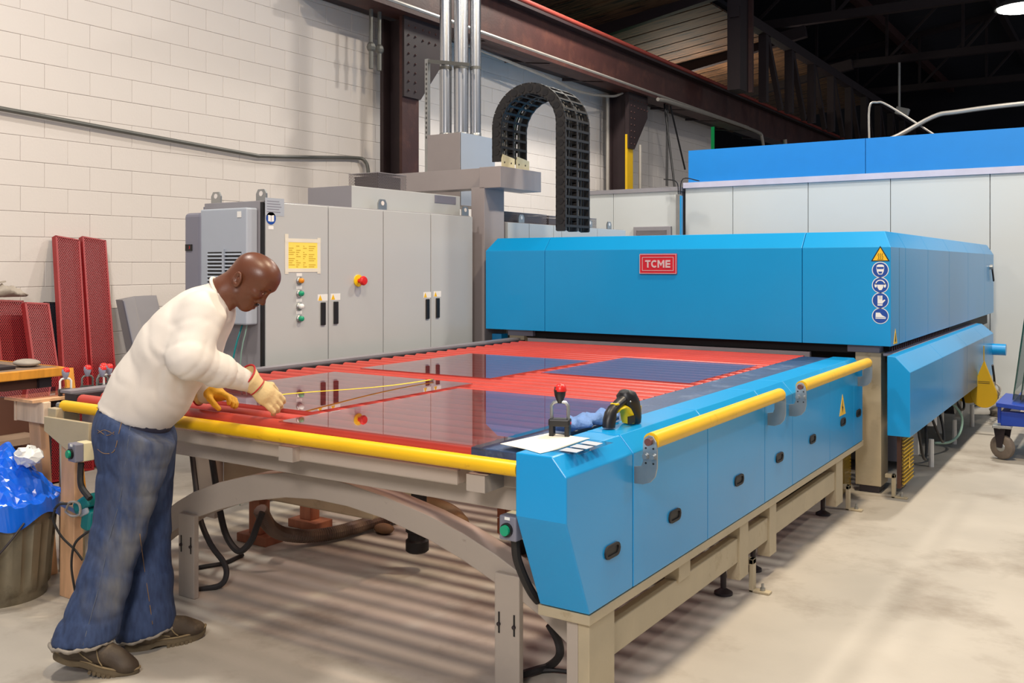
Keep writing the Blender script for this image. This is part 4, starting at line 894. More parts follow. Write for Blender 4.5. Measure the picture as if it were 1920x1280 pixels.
# ================================================================== things leaning on the wall
def perf_panel(x0, x1, h, loc, rot, label, m1='redperf', m2='redsheet', grp='red perforated panels', cat='panel'):
    t = thing('perforated_panel', loc, label, cat, grp); t.rotation_euler = rot
    w = x1-x0; WP_save = WP[t]
    def lb(b, n, m_): 
        o = b.build(n, m_, None, origin=(0,0,0)); o.parent = t; o.location = (0,0,0); return o
    lb(MB().box(-w/2,w/2,-.002,0,0,h),'perforated_face',M[m1])
    for a in ((-w/2-.002,-w/2+.014),(w/2-.014,w/2+.002)): lb(MB().box(a[0],a[1],-.05,.003,0,h),'flange',M[m2])
    lb(MB().box(-w/2,w/2,-.05,.003,h-.012,h),'end_flange',M[m2]); lb(MB().box(-w/2,w/2,-.05,.003,0,.012),'end_flange',M[m2])
    lb(MB().box(-w/2,w/2,-.05,-.045,.0,h),'back_sheet',M['darkrail'])
RZ = math.pi/2                         # faces +X; local x runs along -Y... leaning back towards the wall
def lean(xb, xt, h): return math.asin((xb-xt)/h)
def placed(xb, xt, yb, yt, h, w, label, **k):
    # local +y is the visible face (turned to +X), local z leans to the wall
    perf_panel(-w/2, w/2, h, (xb, yb, 0.01), None or Euler((0,0,0)), label, **k)
    t = [o for o in COL.objects if o.name.startswith('perforated_panel')][-1]
    return t
def mkpanel(bot, top, w, label, **k):
    bot = Vector(bot); top = Vector(top); zax = (top-bot).normalized(); yax = Vector((1,0,0)); yax = (yax-zax*yax.dot(zax)).normalized(); xax = yax.cross(zax)
    R = Matrix((xax,yax,zax)).transposed(); h = (top-bot).length
    perf_panel(-w/2,w/2,h,tuple(bot),R.to_euler(),label,**k)
mkpanel((-6.82,4.33,.01),(-7.42,4.59,1.83),.215,'tall dark red perforated steel panel leaning on the wall beside the short ones')
mkpanel((-6.82,4.58,.01),(-7.42,4.83,1.83),.22,'tall dark red perforated steel panel nearest the grey duct piece')
mkpanel((-6.86,3.94,.01),(-7.3,4.03,1.33),.23,'short red perforated steel panel with a dusty sack on top')
mkpanel((-6.62,4.05,.01),(-7.12,4.15,1.31),.195,'short red perforated steel panel between the sack and the tall panels')
mkpanel((-6.95,4.36,.01),(-7.38,4.42,1.30),.12,'narrow dark perforated panel behind the red ones', m1='greyperf', m2='darkrail')
t = thing('duct_piece', (-7.1, 5.15, 0), 'bent grey sheet metal duct piece leaning on the white wall', 'duct')
MB().add([(-6.85,5.02,.0),(-6.85,5.40,.0),(-7.3,5.02,1.30),(-7.3,5.13,1.33),(-7.33,5.38,1.33),(-6.8,5.16,.0),(-7.4,5.02,1.30),(-6.95,5.02,0),(-7.4,5.38,1.33),(-6.95,5.4,0)],
         [(0,5,3,2),(5,1,4,3),(2,3,4,8,6),(0,2,6,7),(7,6,8,9),(1,9,8,4),(0,7,9,1,5)]).build('sheet', M['cabside'], t)
MB().bar((-6.84,5.02,.02),(-7.29,5.02,1.29),.012,.02).build('seam_strip', M['acdark'], t)
# dusty sack on the short panels
b = MB(); rings = []
for i in range(13):
    t_ = i/12; y = 3.80+t_*.36; r = .05*math.sin(math.pi*min(.97,max(.03,t_)))**.5
    rings.append([(-7.32+.07*math.cos(a)*(1+.2*math.sin(3*a+i)),y,1.352+r*(1+math.sin(a))*(.9+.2*math.sin(2*a+i*1.9))) for a in np.linspace(0,2*math.pi,14,endpoint=False)])
tag(b.loft(rings).build('dusty_sack', M['dust'], smooth='all'), 'dusty crumpled plastic sack lying on the short red panels', 'sack')
tag(MB().bar((-7.3,3.72,1.42),(-7.3,4.0,1.475),.03,.012).build('thin_slat', M['dust']), 'thin dusty slat lying on the plastic sack', 'slat')

# ================================================================== bench and vise
bn = thing('work_bench', (-6.1, 2.9, 0), 'wooden work bench with a varnished front edge', 'bench')
MB().box(-6.5,-5.75,2.2,3.5,.915,.95).build('bench_top', M['benchtop'], bn, bevel=.004); MB().box(-5.75,-5.715,2.2,3.52,.895,.952).build('edge_strip', M['benchedge'], bn, bevel=.006)
MB().box(-6.5,-5.75,3.5,3.52,.895,.952).build('end_strip', M['benchedge'], bn)
MB().box(-6.4,-5.8,2.5,3.42,.12,.9).build('hardboard_body', M['brownboard'], bn); MB().box(-5.83,-5.77,3.38,3.46,0,.9).build('leg', M['darkrail'], bn); MB().box(-5.83,-5.77,2.5,2.56,0,.9).build('leg', M['darkrail'], bn)
for (x,y) in ((-6.45,3.40),(-6.45,2.3)): MB().box(x,x+.06,y,y+.06,0,.9).build('leg', M['darkrail'], bn)
MB().box(-5.95,-5.60,2.75,3.3,.52,.56).build('lower_shelf', M['benchtop'], bn)
vs = thing('bench_tool', (-6.0, 3.06, .95), 'black cast bench tool with a curved tube handle on the bench', 'tool')
MB().prism([(-6.2,2.78),(-5.82,2.78),(-5.86,3.28),(-6.2,3.28)],'z',.951,.972).build('base_plate', M['darkrail'], vs, bevel=.004)
MB().lathe([(.001,0),(.09,0),(.1,.03),(.095,.075),(.08,.09),(.001,.09)],(-6.03,3.0,.972),18).build('cast_body', M['acdark'], vs, smooth=True)
MB().tube(catmull([(-5.98,3.06,1.06),(-5.98,3.08,1.2),(-6.0,3.06,1.33),(-6.05,2.98,1.42),(-6.1,2.86,1.45)],6),.018,10).build('curved_tube', M['black'], vs, smooth=True)
MB().sphere((-6.06,2.93,1.36),(.03,.03,.035),10,6).build('red_cap', M['redbtn'], vs, smooth=True)
rg = []
tag(MB().sphere((-5.95,3.40,.975),(.10,.075,.025),14,8).build('grey_cloth', M['dust'], smooth='all'), 'grey cloth bundle at the corner of the work bench', 'cloth')
# ---- wooden stand at the table end
ws = thing('timber_stand', (-4.55, 2.8, 0), 'raw pine timber stand beside the trash can', 'stand')
A0, A1 = ptd(133,1117,4.6), ptd(137,800,4.63)
def post(p, q, wu, wv, name, m_, par):            # u along X (image right), v along Y
    b = MB(); v = [Vector(c)+Vector((i*wu/2, j*wv/2, 0)) for c in (p, q) for j in (-1,1) for i in (-1,1)]
    return b.add(v, [(0,2,3,1),(4,5,7,6),(0,1,5,4),(2,6,7,3),(0,4,6,2),(1,3,7,5)]).build(name, m_, par, bevel=.004)
post((A0.x,A0.y,0),(A1.x,A1.y,A1.z),.115,.05,'post',M['pine'],ws)
B0, B1 = ptd(90,1060,4.95), ptd(72,790,4.95)
post((B0.x,B0.y,0),(B1.x,B1.y,B1.z),.10,.05,'post',M['pine'],ws)
C0 = ptd(63,770,4.9); MB().obox(C0,.25,.04,.11).build('cross_board', M['pineend'], ws, bevel=.004)
MB().obox(C0+Vector((-.135,-.0,0)),.016,.045,.115).build('board_end', M['pineend'], ws)
MB().obox(C0+Vector((-.02,.14,.062)),.26,.42,.014).build('top_board', M['pine'], ws)
D0, D1 = ptd(118,1000,4.75), ptd(105,760,4.8)
post((D0.x-.02,D0.y+.08,0),(D1.x-.02,D1.y+.08,D1.z-.02),.05,.09,'rear_post',M['cream'],ws)
tag(MB().bar(ptd(128,690,5.5),ptd(165,900,5.35)-Vector((0,0,.42)),.05,.02,(1,0,0)).build('orange_batten', M['benchedge']), 'orange varnished batten leaning behind the stamps', 'batten')
gp = [C0+Vector(v) for v in ((-.30,-.16,.072),(.06,-.06,.072),(.08,.30,.072),(-.26,.30,.072))]
b = MB(); b.add(gp+[p+Vector((0,0,.006)) for p in gp],[(0,1,2,3),(4,5,6,7)]+[(i,(i+1)%4,4+(i+1)%4,4+i) for i in range(4)])
tag(b.build('glass_offcut', M['glass']), 'glass offcut lying on the pine timber stand', 'glass')
# stamps in a row on a steel rail
S0 = ptd(112,757,4.97); S1 = ptd(225,735,5.15); ax = (S1-S0).normalized()
sh_ = thing('stamp_rail', tuple(S0), 'steel rail shelf holding the row of hand stamps', 'shelf')
zs = .90; S0.z = zs; S1.z = zs; ax = (S1-S0).normalized(); nx = Vector((-ax.y,ax.x,0))
b = MB(); q = [S0-nx*.05,S1-nx*.05,S1+nx*.15,S0+nx*.15]; b.add(q+[p-Vector((0,0,.018)) for p in q],[(0,1,2,3),(4,5,6,7)]+[(i,(i+1)%4,4+(i+1)%4,4+i) for i in range(4)]); b.build('rail_plate', M['steel'], sh_)
MB().bar(S0+Vector((.0,.02,-.02)),(S0.x,S0.y+.02,.0),.03,.03).build('rail_leg', M['steel'], sh_); MB().bar(S1+Vector((0,.02,-.02)),(S1.x,S1.y+.02,0),.03,.03).build('rail_leg', M['steel'], sh_)
MB().box(S0.x-.02,S0.x+.03,S0.y-.06,S0.y,.79,.90).build('dark_bracket', M['darkrail'], sh_)
lab = ['white and red hand stamp set apart on the steel rail','grey and red hand stamp on the steel rail beside the gap','grey and red hand stamp, second past the gap on the rail','white bodied hand stamp, third past the gap on the rail','grey and red hand stamp at the back of the rail, behind the others']
for k, (px, py) in enumerate(((118,746),(161,741),(180,738),(197,736),(188,735))):
    p = ptz(px,py,zs)
    p = S0+ax*((p-S0).dot(ax)) + nx*((.045 if k % 2 else -.02) if k < 4 else .105)
    t = thing('hand_stamp', (p.x,p.y,zs), lab[k], 'stamp', 'hand stamps on the steel rail')
    stamp(p.x,p.y,zs,t,M['redbtn'],M['white'] if k in (0,3) else M['dullpipe'],.86,math.atan2(ax.y,ax.x))
# ---- trash can with a blue bag
tc_ = ptd(0,1120,4.62); tx, ty = tc_.x, tc_.y
can = thing('trash_can', (tx,ty,0), 'fluted galvanised trash can beside the timber stand', 'trash can')
n = 112; rings = []
for z, r, fl_a in ((0,.205,0),(.012,.21,0),(.03,.208,0),(.045,.21,0),(.06,.212,1),(.16,.22,1),(.28,.231,1),(.365,.239,1),(.378,.240,0),(.40,.243,0),(.43,.245,0),(.436,.252,0),(.447,.255,0),(.456,.252,0),(.458,.244,0),(.44,.238,0),(.2,.215,0)):
    ring_ = []
    for k in range(n):
        a = 2*math.pi*k/n; fl_r = r+(.010 if k % 7 in (2,3,4,5) else -.002)*fl_a; ring_.append((tx+fl_r*math.cos(a), ty+fl_r*math.sin(a), z))
    rings.append(ring_)
MB().loft(rings).build('fluted_wall', M['galv'], can, smooth=True)
hp = [(tx+.284*math.cos(a),ty+.284*math.sin(a),.40-.26*math.sin(math.pi*(i/12))) for i, a in enumerate(np.linspace(math.radians(-140),math.radians(-8),13))]
MB().tube(catmull(hp,3),.005,6).build('bail_handle', M['darkrail'], can, smooth=True)
# bag: crumpled film filling the mouth
b = MB(); rng = np.random.RandomState(3); N_ = 30
pk = [(-.10,.02,.18,.09),(.03,-.05,.10,.06),(.12,.10,.11,.06),(-.02,.12,.14,.07),(-.16,-.1,.10,.07)]
V_ = []; F2 = []
for i in range(N_+1):
    for k in range(N_+1):
        a, c = 2*i/N_-1, 2*k/N_-1; x = a*math.sqrt(1-c*c/2)*.262; y = c*math.sqrt(1-a*a/2)*.262; f = math.hypot(x,y)/.262
        edge = i in (0,N_) or k in (0,N_)
        h = .455+sum(hh_*math.exp(-((x-cx_)**2+(y-cy_)**2)/(2*ss_**2)) for cx_,cy_,hh_,ss_ in pk)*(1-f**6)
        h += .03*abs(math.sin(21*x+13*y+3*math.sin(9*y)))+.022*abs(math.sin(33*y-19*x+2*math.sin(14*x)))-.02+rng.uniform(-.008,.008)
        an = math.atan2(y,x); near = i in (1,N_-1) or k in (1,N_-1); h = max(h,.468)
        if edge: x, y, h = .271*math.cos(an), .271*math.sin(an), .39+.03*math.sin(5*an)
        elif near: x, y = .266*math.cos(an), .266*math.sin(an)
        V_.append((tx+x,ty+y,h))
for i in range(N_):
    for k in range(N_):
        q = i*(N_+1)+k; F2 += [(q,q+N_+1,q+N_+2),(q,q+N_+2,q+1)]
b.add(V_,F2)
bag = tag(b.build('trash_bag', M['bluebag'], smooth=False, fix=False), 'crumpled shiny blue plastic bag lining the trash can', 'bag')
sq = MB().sphere((tx+.13,ty+.07,.675),(.075,.055,.045),14,8); sq.v = [tuple(np.array(p)+rng.uniform(-.011,.011,3)) for p in sq.v]
tag(sq.build('paper_scrap', M['white']), 'crumpled white plastic scrap on the blue bag', 'scrap')
# ---- push-button boxes
def button_box(c, par, face):
    """face: unit vector the button looks along (horizontal)"""
    f = Vector(face).normalized(); s = Vector((-f.y,f.x,0)); u = Vector((0,0,1)); R = Matrix((s,f,u)).transposed().to_4x4()
    MB().obox(Vector(c)-f*.02,.072,.05,.085,R).build('box_back', M['cream'], par, bevel=.004); MB().obox(Vector(c)+f*.025,.072,.042,.085,R).build('box_front', M['acdark'] if par['category'] != 'x' else M['black'], par, bevel=.006)
    MB().cyl(Vector(c)+f*.045-u*.004,Vector(c)+f*.056-u*.004,.024,16).build('button_ring', M['black'], par); MB().cyl(Vector(c)+f*.05-u*.004,Vector(c)+f*.066-u*.004,.018,16).build('green_button', M['greenbtn'], par, smooth=True)
    MB().obox(Vector(c)+f*.0465+u*.034,.022,.002,.010,R).build('tag_plate', M['white'], par)
c = ptd(152,846,4.62); c = ptd(152,846,4.62*2.585/c.y)
bx_ = thing('push_button_box', tuple(c-Vector((0,0,.045))), 'push-button box with a green button at the table end by the timber stand', 'button box'); button_box(c,bx_,(-.1,-1,0))
MB().tube(catmull([c+Vector((.0,.0,-.05)),c+Vector((.01,-.01,-.12)),c+Vector((.04,-.02,-.16)),c+Vector((.10,-.02,-.20))],5),.014,8).build('cable_gland', M['rubber'], bx_, smooth=True)
c = ptd(966,985,3.30)
bx_ = thing('push_button_box', tuple(c-Vector((0,0,.045))), 'dark push-button box with a green button under the blue end cover', 'button box'); button_box(c,bx_,(-.05,-1,0))
MB().bar(c+Vector((-.01,.04,.02)),(c.x-.01,2.878,.75),.03,.03,(0,1,0)).build('mount_arm', M['darkrail'], bx_)
MB().tube(catmull([c+Vector((0,.0,-.045)),c+Vector((-.005,.02,-.12)),c+Vector((.0,.06,-.2)),c+Vector((.005,.10,-.26)),c+Vector((.005,.14,-.30))],5),.016,8).build('corrugated_lead', M['rubber'], bx_, smooth=True)
# ---- power tool hanging by the post
p = ptd(158,950,4.45)
pt = thing('power_tool', tuple(p), 'teal electric power tool hanging against the pine post', 'power tool')
MB().obox(p+Vector((.02,0,.02)),.13,.07,.06,Matrix.Rotation(-.5,4,'Y')).build('motor_body', M['teal'], pt, bevel=.015, seg=3)
MB().obox(p+Vector((.05,0,-.05)),.075,.06,.10,Matrix.Rotation(.15,4,'Y')).build('handle', M['teal'], pt, bevel=.015, seg=3)
MB().obox(p+Vector((.045,-.03,-.012)),.06,.02,.03,Matrix.Rotation(-.4,4,'Y')).build('trim', M['acgrey'], pt, bevel=.006)
MB().tube(catmull([p+Vector(v) for v in ((-.07,-.05,-.02),(-.02,-.06,.03),(.05,-.06,.035),(.06,-.06,-.01),(.0,-.06,-.03),(-.07,-.05,-.02))],5),.006,6).build('hang_wire', M['conduit'], pt, smooth=True)
MB().bar(p+Vector((-.16,-.02,.0)),p+Vector((.0,-.02,-.025)),.012,.02).build('side_arm', M['steel'], pt)
for k, pts in enumerate((((102,955),(112,945),(135,944)),((103,955),(100,975),(115,1005),(140,1030),(155,1050)),((148,1152),(141,1110),(134,1060),(140,1020),(160,1000),(170,995)))):
    tag(MB().tube(catmull([ptd(a,b_,4.42-.04*k) for a,b_ in pts],6),.006,6).build('tool_cord', M['rubber'], smooth=True), ['short black cord across the pine post','black cord looping down past the trash can','black cord curving beside the worker\'s jeans'][k], 'cord')
tag(MB().tube(catmull([ptd(a,b_,5.12) for a,b_ in ((150,1050),(162,1000),(175,985))],4),.03,8,rs=None).build('bag_scrap', M['white'], smooth=True), 'white and red bag scrap behind the worker\'s leg', 'scrap')
# ---- under the table
def fl(px, py, z=0): return ptz(px,py,z)
for k, (u, bq, lb_) in enumerate((((470,1008),(470,1020),'reddish timber support block under the table beside the hose'),((556,985),(566,992),'smaller timber support block behind the hose'))):
    p = fl(*bq); t = thing('timber_block', (p.x,p.y,0), lb_, 'timber')
    MB().box(p.x-.12,p.x+.12,p.y,p.y+.14,0,.05).build('foot', M['oldwood'], t, bevel=.004); MB().box(p.x-.05,p.x+.04,p.y+.03,p.y+.11,.05,.33).build('upright', M['oldwood'], t, bevel=.004)
hpts = [(488,955),(505,985),(530,1000),(575,1005),(620,1000),(660,990),(700,978),(745,965)]
hz = [.30,.19,.11,.06,.05,.05,.05,.05]
hp = catmull([fl(a,b_,z) for (a,b_), z in zip(hpts,hz)],22)
tag(MB().tube(hp,.04,10,rs=[.034+.006*(i % 2) for i in range(len(hp))]).build('corrugated_hose', M['hose'], smooth=False), 'brown-grey corrugated hose lying on the floor under the table', 'hose')
for k, (pts, dd, r, lb_) in enumerate((([(360,850),(366,900),(375,970),(395,1020),(420,1055),(424,1080),(410,1098),(368,1106)],(5.0,4.95,4.85,4.8,4.75,4.72,4.70,4.68),.014,'black cable looping from the casing to the arch leg'),
                        ([(396,850),(402,890),(412,955),(425,1005),(448,1033),(470,1015),(482,985),(492,960)],(5.0,5.0,5.0,4.98,4.95,4.95,4.95,4.95),.017,'thick black cable hanging in a loop beside the timber block'),
                        )):
    tag(MB().tube(catmull([ptd(a,b_,d) for (a,b_), d in zip(pts,dd)],6),r,8).build('power_cable', M['rubber'], smooth=True), lb_, 'cable')
fp_ = [fl(455,1040,.012),fl(420,1055,.012),fl(380,1062,.012),fl(340,1070,.012)]
tag(MB().tube(catmull(fp_,6),.011,6).build('floor_cable', M['rubber'], smooth=True), 'thin dark cable lying across the floor under the arch', 'cable')
pts = [ptd(1030,1170,3.62),ptd(1046,1200,3.62),ptd(1049,1228,3.62),fl(1030,1248,.02),fl(1005,1256,.02),fl(972,1266,.02)]
tag(MB().tube(catmull(pts,6),.016,8).build('flexible_conduit', M['rubber'], smooth=True), 'black flexible conduit curling behind the slotted arch leg', 'conduit')
tag(MB().tube(catmull([fl(1000,1258,.013),fl(1040,1256,.013),fl(1085,1262,.013)],5),.008,6).build('floor_cable', M['rubber'], smooth=True), 'thin black cable on the floor between leg and corner post', 'cable')
# wooden crate on casters
p0 = fl(845,1000); p1 = ptz(960,1022,0)
cr = thing('wheeled_crate', (-2.5,4.35,0), 'low wooden crate on black casters under the table', 'crate')
for k in range(2): MB().box(-2.95,-2.02,4.35,4.375,.12+k*.09,.205+k*.09).build('board', M['oldwood'], cr, bevel=.003)
MB().box(-2.95,-2.02,4.375,4.9,.12,.29).build('crate_core', M['oldwood'], cr); 
for x in (-2.93,-2.5,-2.06): MB().box(x,x+.04,4.338,4.35,.12,.295).build('batten', M['oldwood'], cr)
for x,y in ((-2.85,4.45),(-2.12,4.45),(-2.85,4.8),(-2.12,4.8)): MB().cyl((x-.02,y,.055),(x+.02,y,.055),.055,14).build('caster', M['rubber'], cr, smooth=True); MB().box(x-.03,x+.03,y-.03,y+.03,.1,.12).build('caster_plate', M['steel'], cr)
p = fl(720,1000)
tag(MB().sphere((p.x,p.y,.03),(.07,.05,.03),10,6).build('rag_scrap', M['debris'], smooth='all'), 'brown rag scrap on the floor beside the hose', 'scrap')
p = fl(765,965); tag(MB().tube(catmull([p+Vector((0,0,.05)),p+Vector((.1,.1,.06)),p+Vector((.3,.05,.05)),p+Vector((.5,-.1,.04))],5),.05,8).build('folded_sacking', M['debris'], smooth='all'), 'rolled brown sacking on the floor behind the arch', 'sacking')
p = fl(800,935); tag(MB().sphere((p.x,p.y,.09),(.12,.1,.09),12,8).build('wrapped_bundle', M['dust'], smooth='all'), 'pale wrapped bundle on the floor under the table', 'bundle')
# foot pedals
def pedal(c, ang, label, m_):
    t = thing('foot_pedal', tuple(c), label, 'pedal'); R = Matrix.Translation(c) @ Matrix.Rotation(ang,4,'Z')
    MB().prism([(-.07,0),(.07,0),(.07,.05),(-.07,.075)],'y',-.05,.05).xf(R).build('pedal_body', m_, t, bevel=.006); MB().add([(-.072,-.052,.078),(.072,-.052,.053),(.072,.052,.053),(-.072,.052,.078),(-.072,-.052,.084),(.072,-.052,.059),(.072,.052,.059),(-.072,.052,.084)],[(0,1,2,3),(7,6,5,4),(0,4,5,1),(1,5,6,2),(2,6,7,3),(3,7,4,0)]).xf(R).build('tread_plate', M['lightgrey'], t)
pedal(Vector((fl(318,1118).x-.11,fl(318,1118).y-.07,0)), 2.2, 'grey-green foot pedal beside the arch leg', M['greenpedal'])
pedal(Vector((fl(905,1305).x,fl(905,1305).y-.12,0)), 2.0, 'grey foot pedal in front of the slotted leg under the blue cover', M['acgrey'])
# ================================================================== the worker
def surface_nets(V, org, h):
    """naive surface nets: V sampled signed distance (negative inside)"""
    nx, ny, nz = V.shape; S = V < 0
    c = np.zeros((nx-1,ny-1,nz-1), np.int8)
    for i in (0,1):
        for j in (0,1):
            for k in (0,1): c += S[i:nx-1+i, j:ny-1+j, k:nz-1+k]
    act = (c > 0) & (c < 8); idx = np.argwhere(act); n = len(idx)
    acc = np.zeros((n,3)); cnt = np.zeros(n)
    cor = [(i,j,k) for i in (0,1) for j in (0,1) for k in (0,1)]
    val = {q: V[idx[:,0]+q[0], idx[:,1]+q[1], idx[:,2]+q[2]] for q in cor}
    for q in cor:
        for a in range(3):
            if q[a] == 0:
                p = list(q); p[a] = 1; p = tuple(p); v0, v1 = val[q], val[p]; m = (v0 < 0) != (v1 < 0)
                t = np.where(m, v0/np.where(m, v0-v1, 1), 0); pt = np.tile(np.array(q, float), (n,1)); pt[:,a] += t
                acc[m] += pt[m]; cnt[m] += 1
    verts = org+(idx+acc/cnt[:,None])*h
    imap = -np.ones(act.shape, np.int64); imap[act] = np.arange(n); faces = []
    for a in range(3):
        b, c_ = (a+1) % 3, (a+2) % 3
        sl0 = [slice(None)]*3; sl1 = [slice(None)]*3; sl0[a] = slice(0,-1); sl1[a] = slice(1,None)
        s0, s1 = S[tuple(sl0)], S[tuple(sl1)]; e = np.argwhere(s0 != s1)
        ok = (e[:,b] > 0) & (e[:,c_] > 0) & (e[:,b] < V.shape[b]-1) & (e[:,c_] < V.shape[c_]-1); e = e[ok]
        fl_ = s0[e[:,0],e[:,1],e[:,2]]
        def g(db, dc):
            q = e.copy(); q[:,b] -= db; q[:,c_] -= dc; return imap[q[:,0],q[:,1],q[:,2]]
        quad = np.stack([g(0,0),g(1,0),g(1,1),g(0,1)],1); quad[~fl_] = quad[~fl_][:,::-1]; faces.append(quad)
    return verts, np.concatenate(faces)
def smin(a, b, k):
    h = np.clip(.5+.5*(b-a)/k, 0, 1); return b*(1-h)+a*h-k*h*(1-h)
class SDF:
    def __init__(s, lo, hi, h):
        s.org = np.array(lo, float); s.h = h; n = np.ceil((np.array(hi)-s.org)/h).astype(int)+1
        ax = [(s.org[i]+np.arange(n[i])*h).astype(np.float32) for i in range(3)]
        s.P = np.stack(np.meshgrid(*ax, indexing='ij'), -1); s.v = np.full(tuple(n), 9., np.float32)
    def cone(s, a, b, ra, rb, k=.02, flat=None):
        """round cone; flat=(axis, factor) squashes across an axis"""
        a = np.array(a, np.float32); b = np.array(b, np.float32); P = s.P
        d = b-a; L2 = float(d @ d)+1e-9; t = np.clip(((P-a) @ d)/L2, 0, 1)
        w = P-a-t[...,None]*d
        if flat is not None:
            ax = np.array(flat[0], np.float32); q = w @ ax; w = w-q[...,None]*ax*(1-1/flat[1])
        s.u(np.sqrt((w**2).sum(-1))-(ra+(rb-ra)*t), k); return s
    def ell(s, c, r, R=None, k=.02, sub=False):
        q = s.P-np.array(c, np.float32)
        if R is not None: q = q @ np.array(R, np.float32)     # columns of R are the local axes
        r = np.array(r, np.float32); k0 = np.sqrt(((q/r)**2).sum(-1)); k1 = np.sqrt(((q/r**2)**2).sum(-1))+1e-9
        d = k0*(k0-1)/k1
        if sub: s.v = -smin(-s.v, d, k)
        else: s.u(d, k)
        return s
    def u(s, d, k): s.v = d if s.v.min() > 8 else smin(s.v, d.astype(np.float32), k)
    def plane(s, p, n, k=.004):
        """keep the side the normal points away from"""
        n = np.array(n, np.float32); n /= np.linalg.norm(n); d = (s.P-np.array(p, np.float32)) @ n
        s.v = np.maximum(s.v, d); return s
    def mesh(s, name, m_, parent, iters=2):
        V, F_ = surface_nets(s.v, s.org, s.h)
        e0 = np.concatenate([F_[:,[0,1]],F_[:,[1,2]],F_[:,[2,3]],F_[:,[3,0]]])
        for _ in range(iters):                     # light smoothing of the grid steps
            A = np.zeros_like(V); cn = np.zeros(len(V))
            np.add.at(A, e0[:,0], V[e0[:,1]]); np.add.at(cn, e0[:,0], 1); np.add.at(A, e0[:,1], V[e0[:,0]]); np.add.at(cn, e0[:,1], 1)
            V = V*.5+.5*A/cn[:,None]
        b = MB(); b.v = [tuple(p) for p in V]; b.f = [tuple(int(i) for i in q) for q in F_]; b.m = [0]*len(b.f)
        return b.build(name, m_, parent, smooth='all', fix=False)
def bbox(pts, pad):
    q = np.array([tuple(p) for p in pts]); return q.min(0)-pad, q.max(0)+pad

M['skin'] = mat('brown_skin', (98, 56, 36), .36, var=.10, scale=16, bump=.05, bscale=220, spec=.5)
M['shirt'] = mat('cream_waffle_shirt', (222, 213, 203), .85, var=.03, scale=5, bump=.22, bscale=650)
M['jeans0'] = mat('worn_blue_denim', (36, 50, 84), .8, var=.35, scale=9, c2=(118, 122, 124), cs=5, cpos=(.48, .72), bump=.3, bscale=180)
def denim():
    m, nt, b = newmat('worn_blue_denim'); L = nt.links
    tc = nd(nt, 'ShaderNodeTexCoord'); mp = nd(nt, 'ShaderNodeMapping'); mp.inputs['Scale'].default_value = (1, 1, .32); L.new(tc.outputs['Object'], mp.inputs[0])
    n1 = nd(nt, 'ShaderNodeTexNoise'); n1.inputs['Scale'].default_value = 60; n1.inputs['Detail'].default_value = 6; L.new(mp.outputs[0], n1.inputs['Vector'])
    n2 = nd(nt, 'ShaderNodeTexNoise'); n2.inputs['Scale'].default_value = 13; n2.inputs['Detail'].default_value = 5; L.new(mp.outputs[0], n2.inputs['Vector'])
    mask = None
    for c, r in WEAR:                                  # faded thigh front, knee and shin
        v = nd(nt, 'ShaderNodeVectorMath', operation='DISTANCE'); L.new(tc.outputs['Object'], v.inputs[0]); v.inputs[1].default_value = c
        g = nd(nt, 'ShaderNodeMapRange'); g.interpolation_type = 'SMOOTHSTEP'; g.inputs[1].default_value = r; g.inputs[2].default_value = r*.25; L.new(v.outputs['Value'], g.inputs[0])
        if mask is None: mask = g.outputs[0]
        else:
            q = nd(nt, 'ShaderNodeMath', operation='MAXIMUM'); L.new(mask, q.inputs[0]); L.new(g.outputs[0], q.inputs[1]); mask = q.outputs[0]
    a = nd(nt, 'ShaderNodeMix', data_type='RGBA'); L.new(n1.outputs['Fac'], a.inputs['Factor']); a.inputs[6].default_value = (*lin((22,32,62)),1); a.inputs[7].default_value = (*lin((62,82,122)),1)
    rr = nd(nt, 'ShaderNodeMapRange'); rr.inputs[1].default_value = .36; rr.inputs[2].default_value = .85; L.new(n2.outputs['Fac'], rr.inputs[0])
    ml = nd(nt, 'ShaderNodeMath', operation='MULTIPLY'); L.new(rr.outputs[0], ml.inputs[0]); L.new(mask, ml.inputs[1])
    w = nd(nt, 'ShaderNodeMix', data_type='RGBA'); L.new(ml.outputs[0], w.inputs['Factor']); L.new(a.outputs[2], w.inputs[6]); w.inputs[7].default_value = (*lin((128,126,120)),1)
    L.new(w.outputs[2], b.inputs['Base Color']); b.inputs['Roughness'].default_value = .85
    bp = nd(nt, 'ShaderNodeBump'); bp.inputs['Strength'].default_value = .35; bp.inputs['Distance'].default_value = .004; L.new(n1.outputs['Fac'], bp.inputs['Height']); L.new(bp.outputs[0], b.inputs['Normal'])
    return m
M['denimseam'] = mat('denim_stitching', (122, 96, 70), .8)
M['fray'] = mat('frayed_hem', (140, 132, 122), .9, var=.2, scale=60)
M['glove'] = mat('tan_leather_glove', (214, 186, 134), .7, var=.12, scale=12, bump=.3, bscale=60)
M['glovey'] = mat('yellow_leather_glove', (232, 172, 40), .65, var=.12, scale=14, bump=.3, bscale=60)
M['glovetrim'] = mat('red_glove_trim', (176, 34, 40), .6)
M['boot'] = mat('dusty_brown_boot', (66, 54, 42), .62, var=.2, scale=14, c2=(120, 104, 80), cs=6, cpos=(.5, .75), bump=.15, bscale=60)
M['sole'] = mat('boot_sole', (104, 90, 68), .75, var=.2, scale=20)
M['welt'] = mat('boot_welt', (134, 116, 86), .75, var=.15)
M['belt'] = mat('dark_undershirt_band', (52, 50, 66), .8)
M['eye'] = mat('eye_white', (220, 214, 206), .25, var=.0)

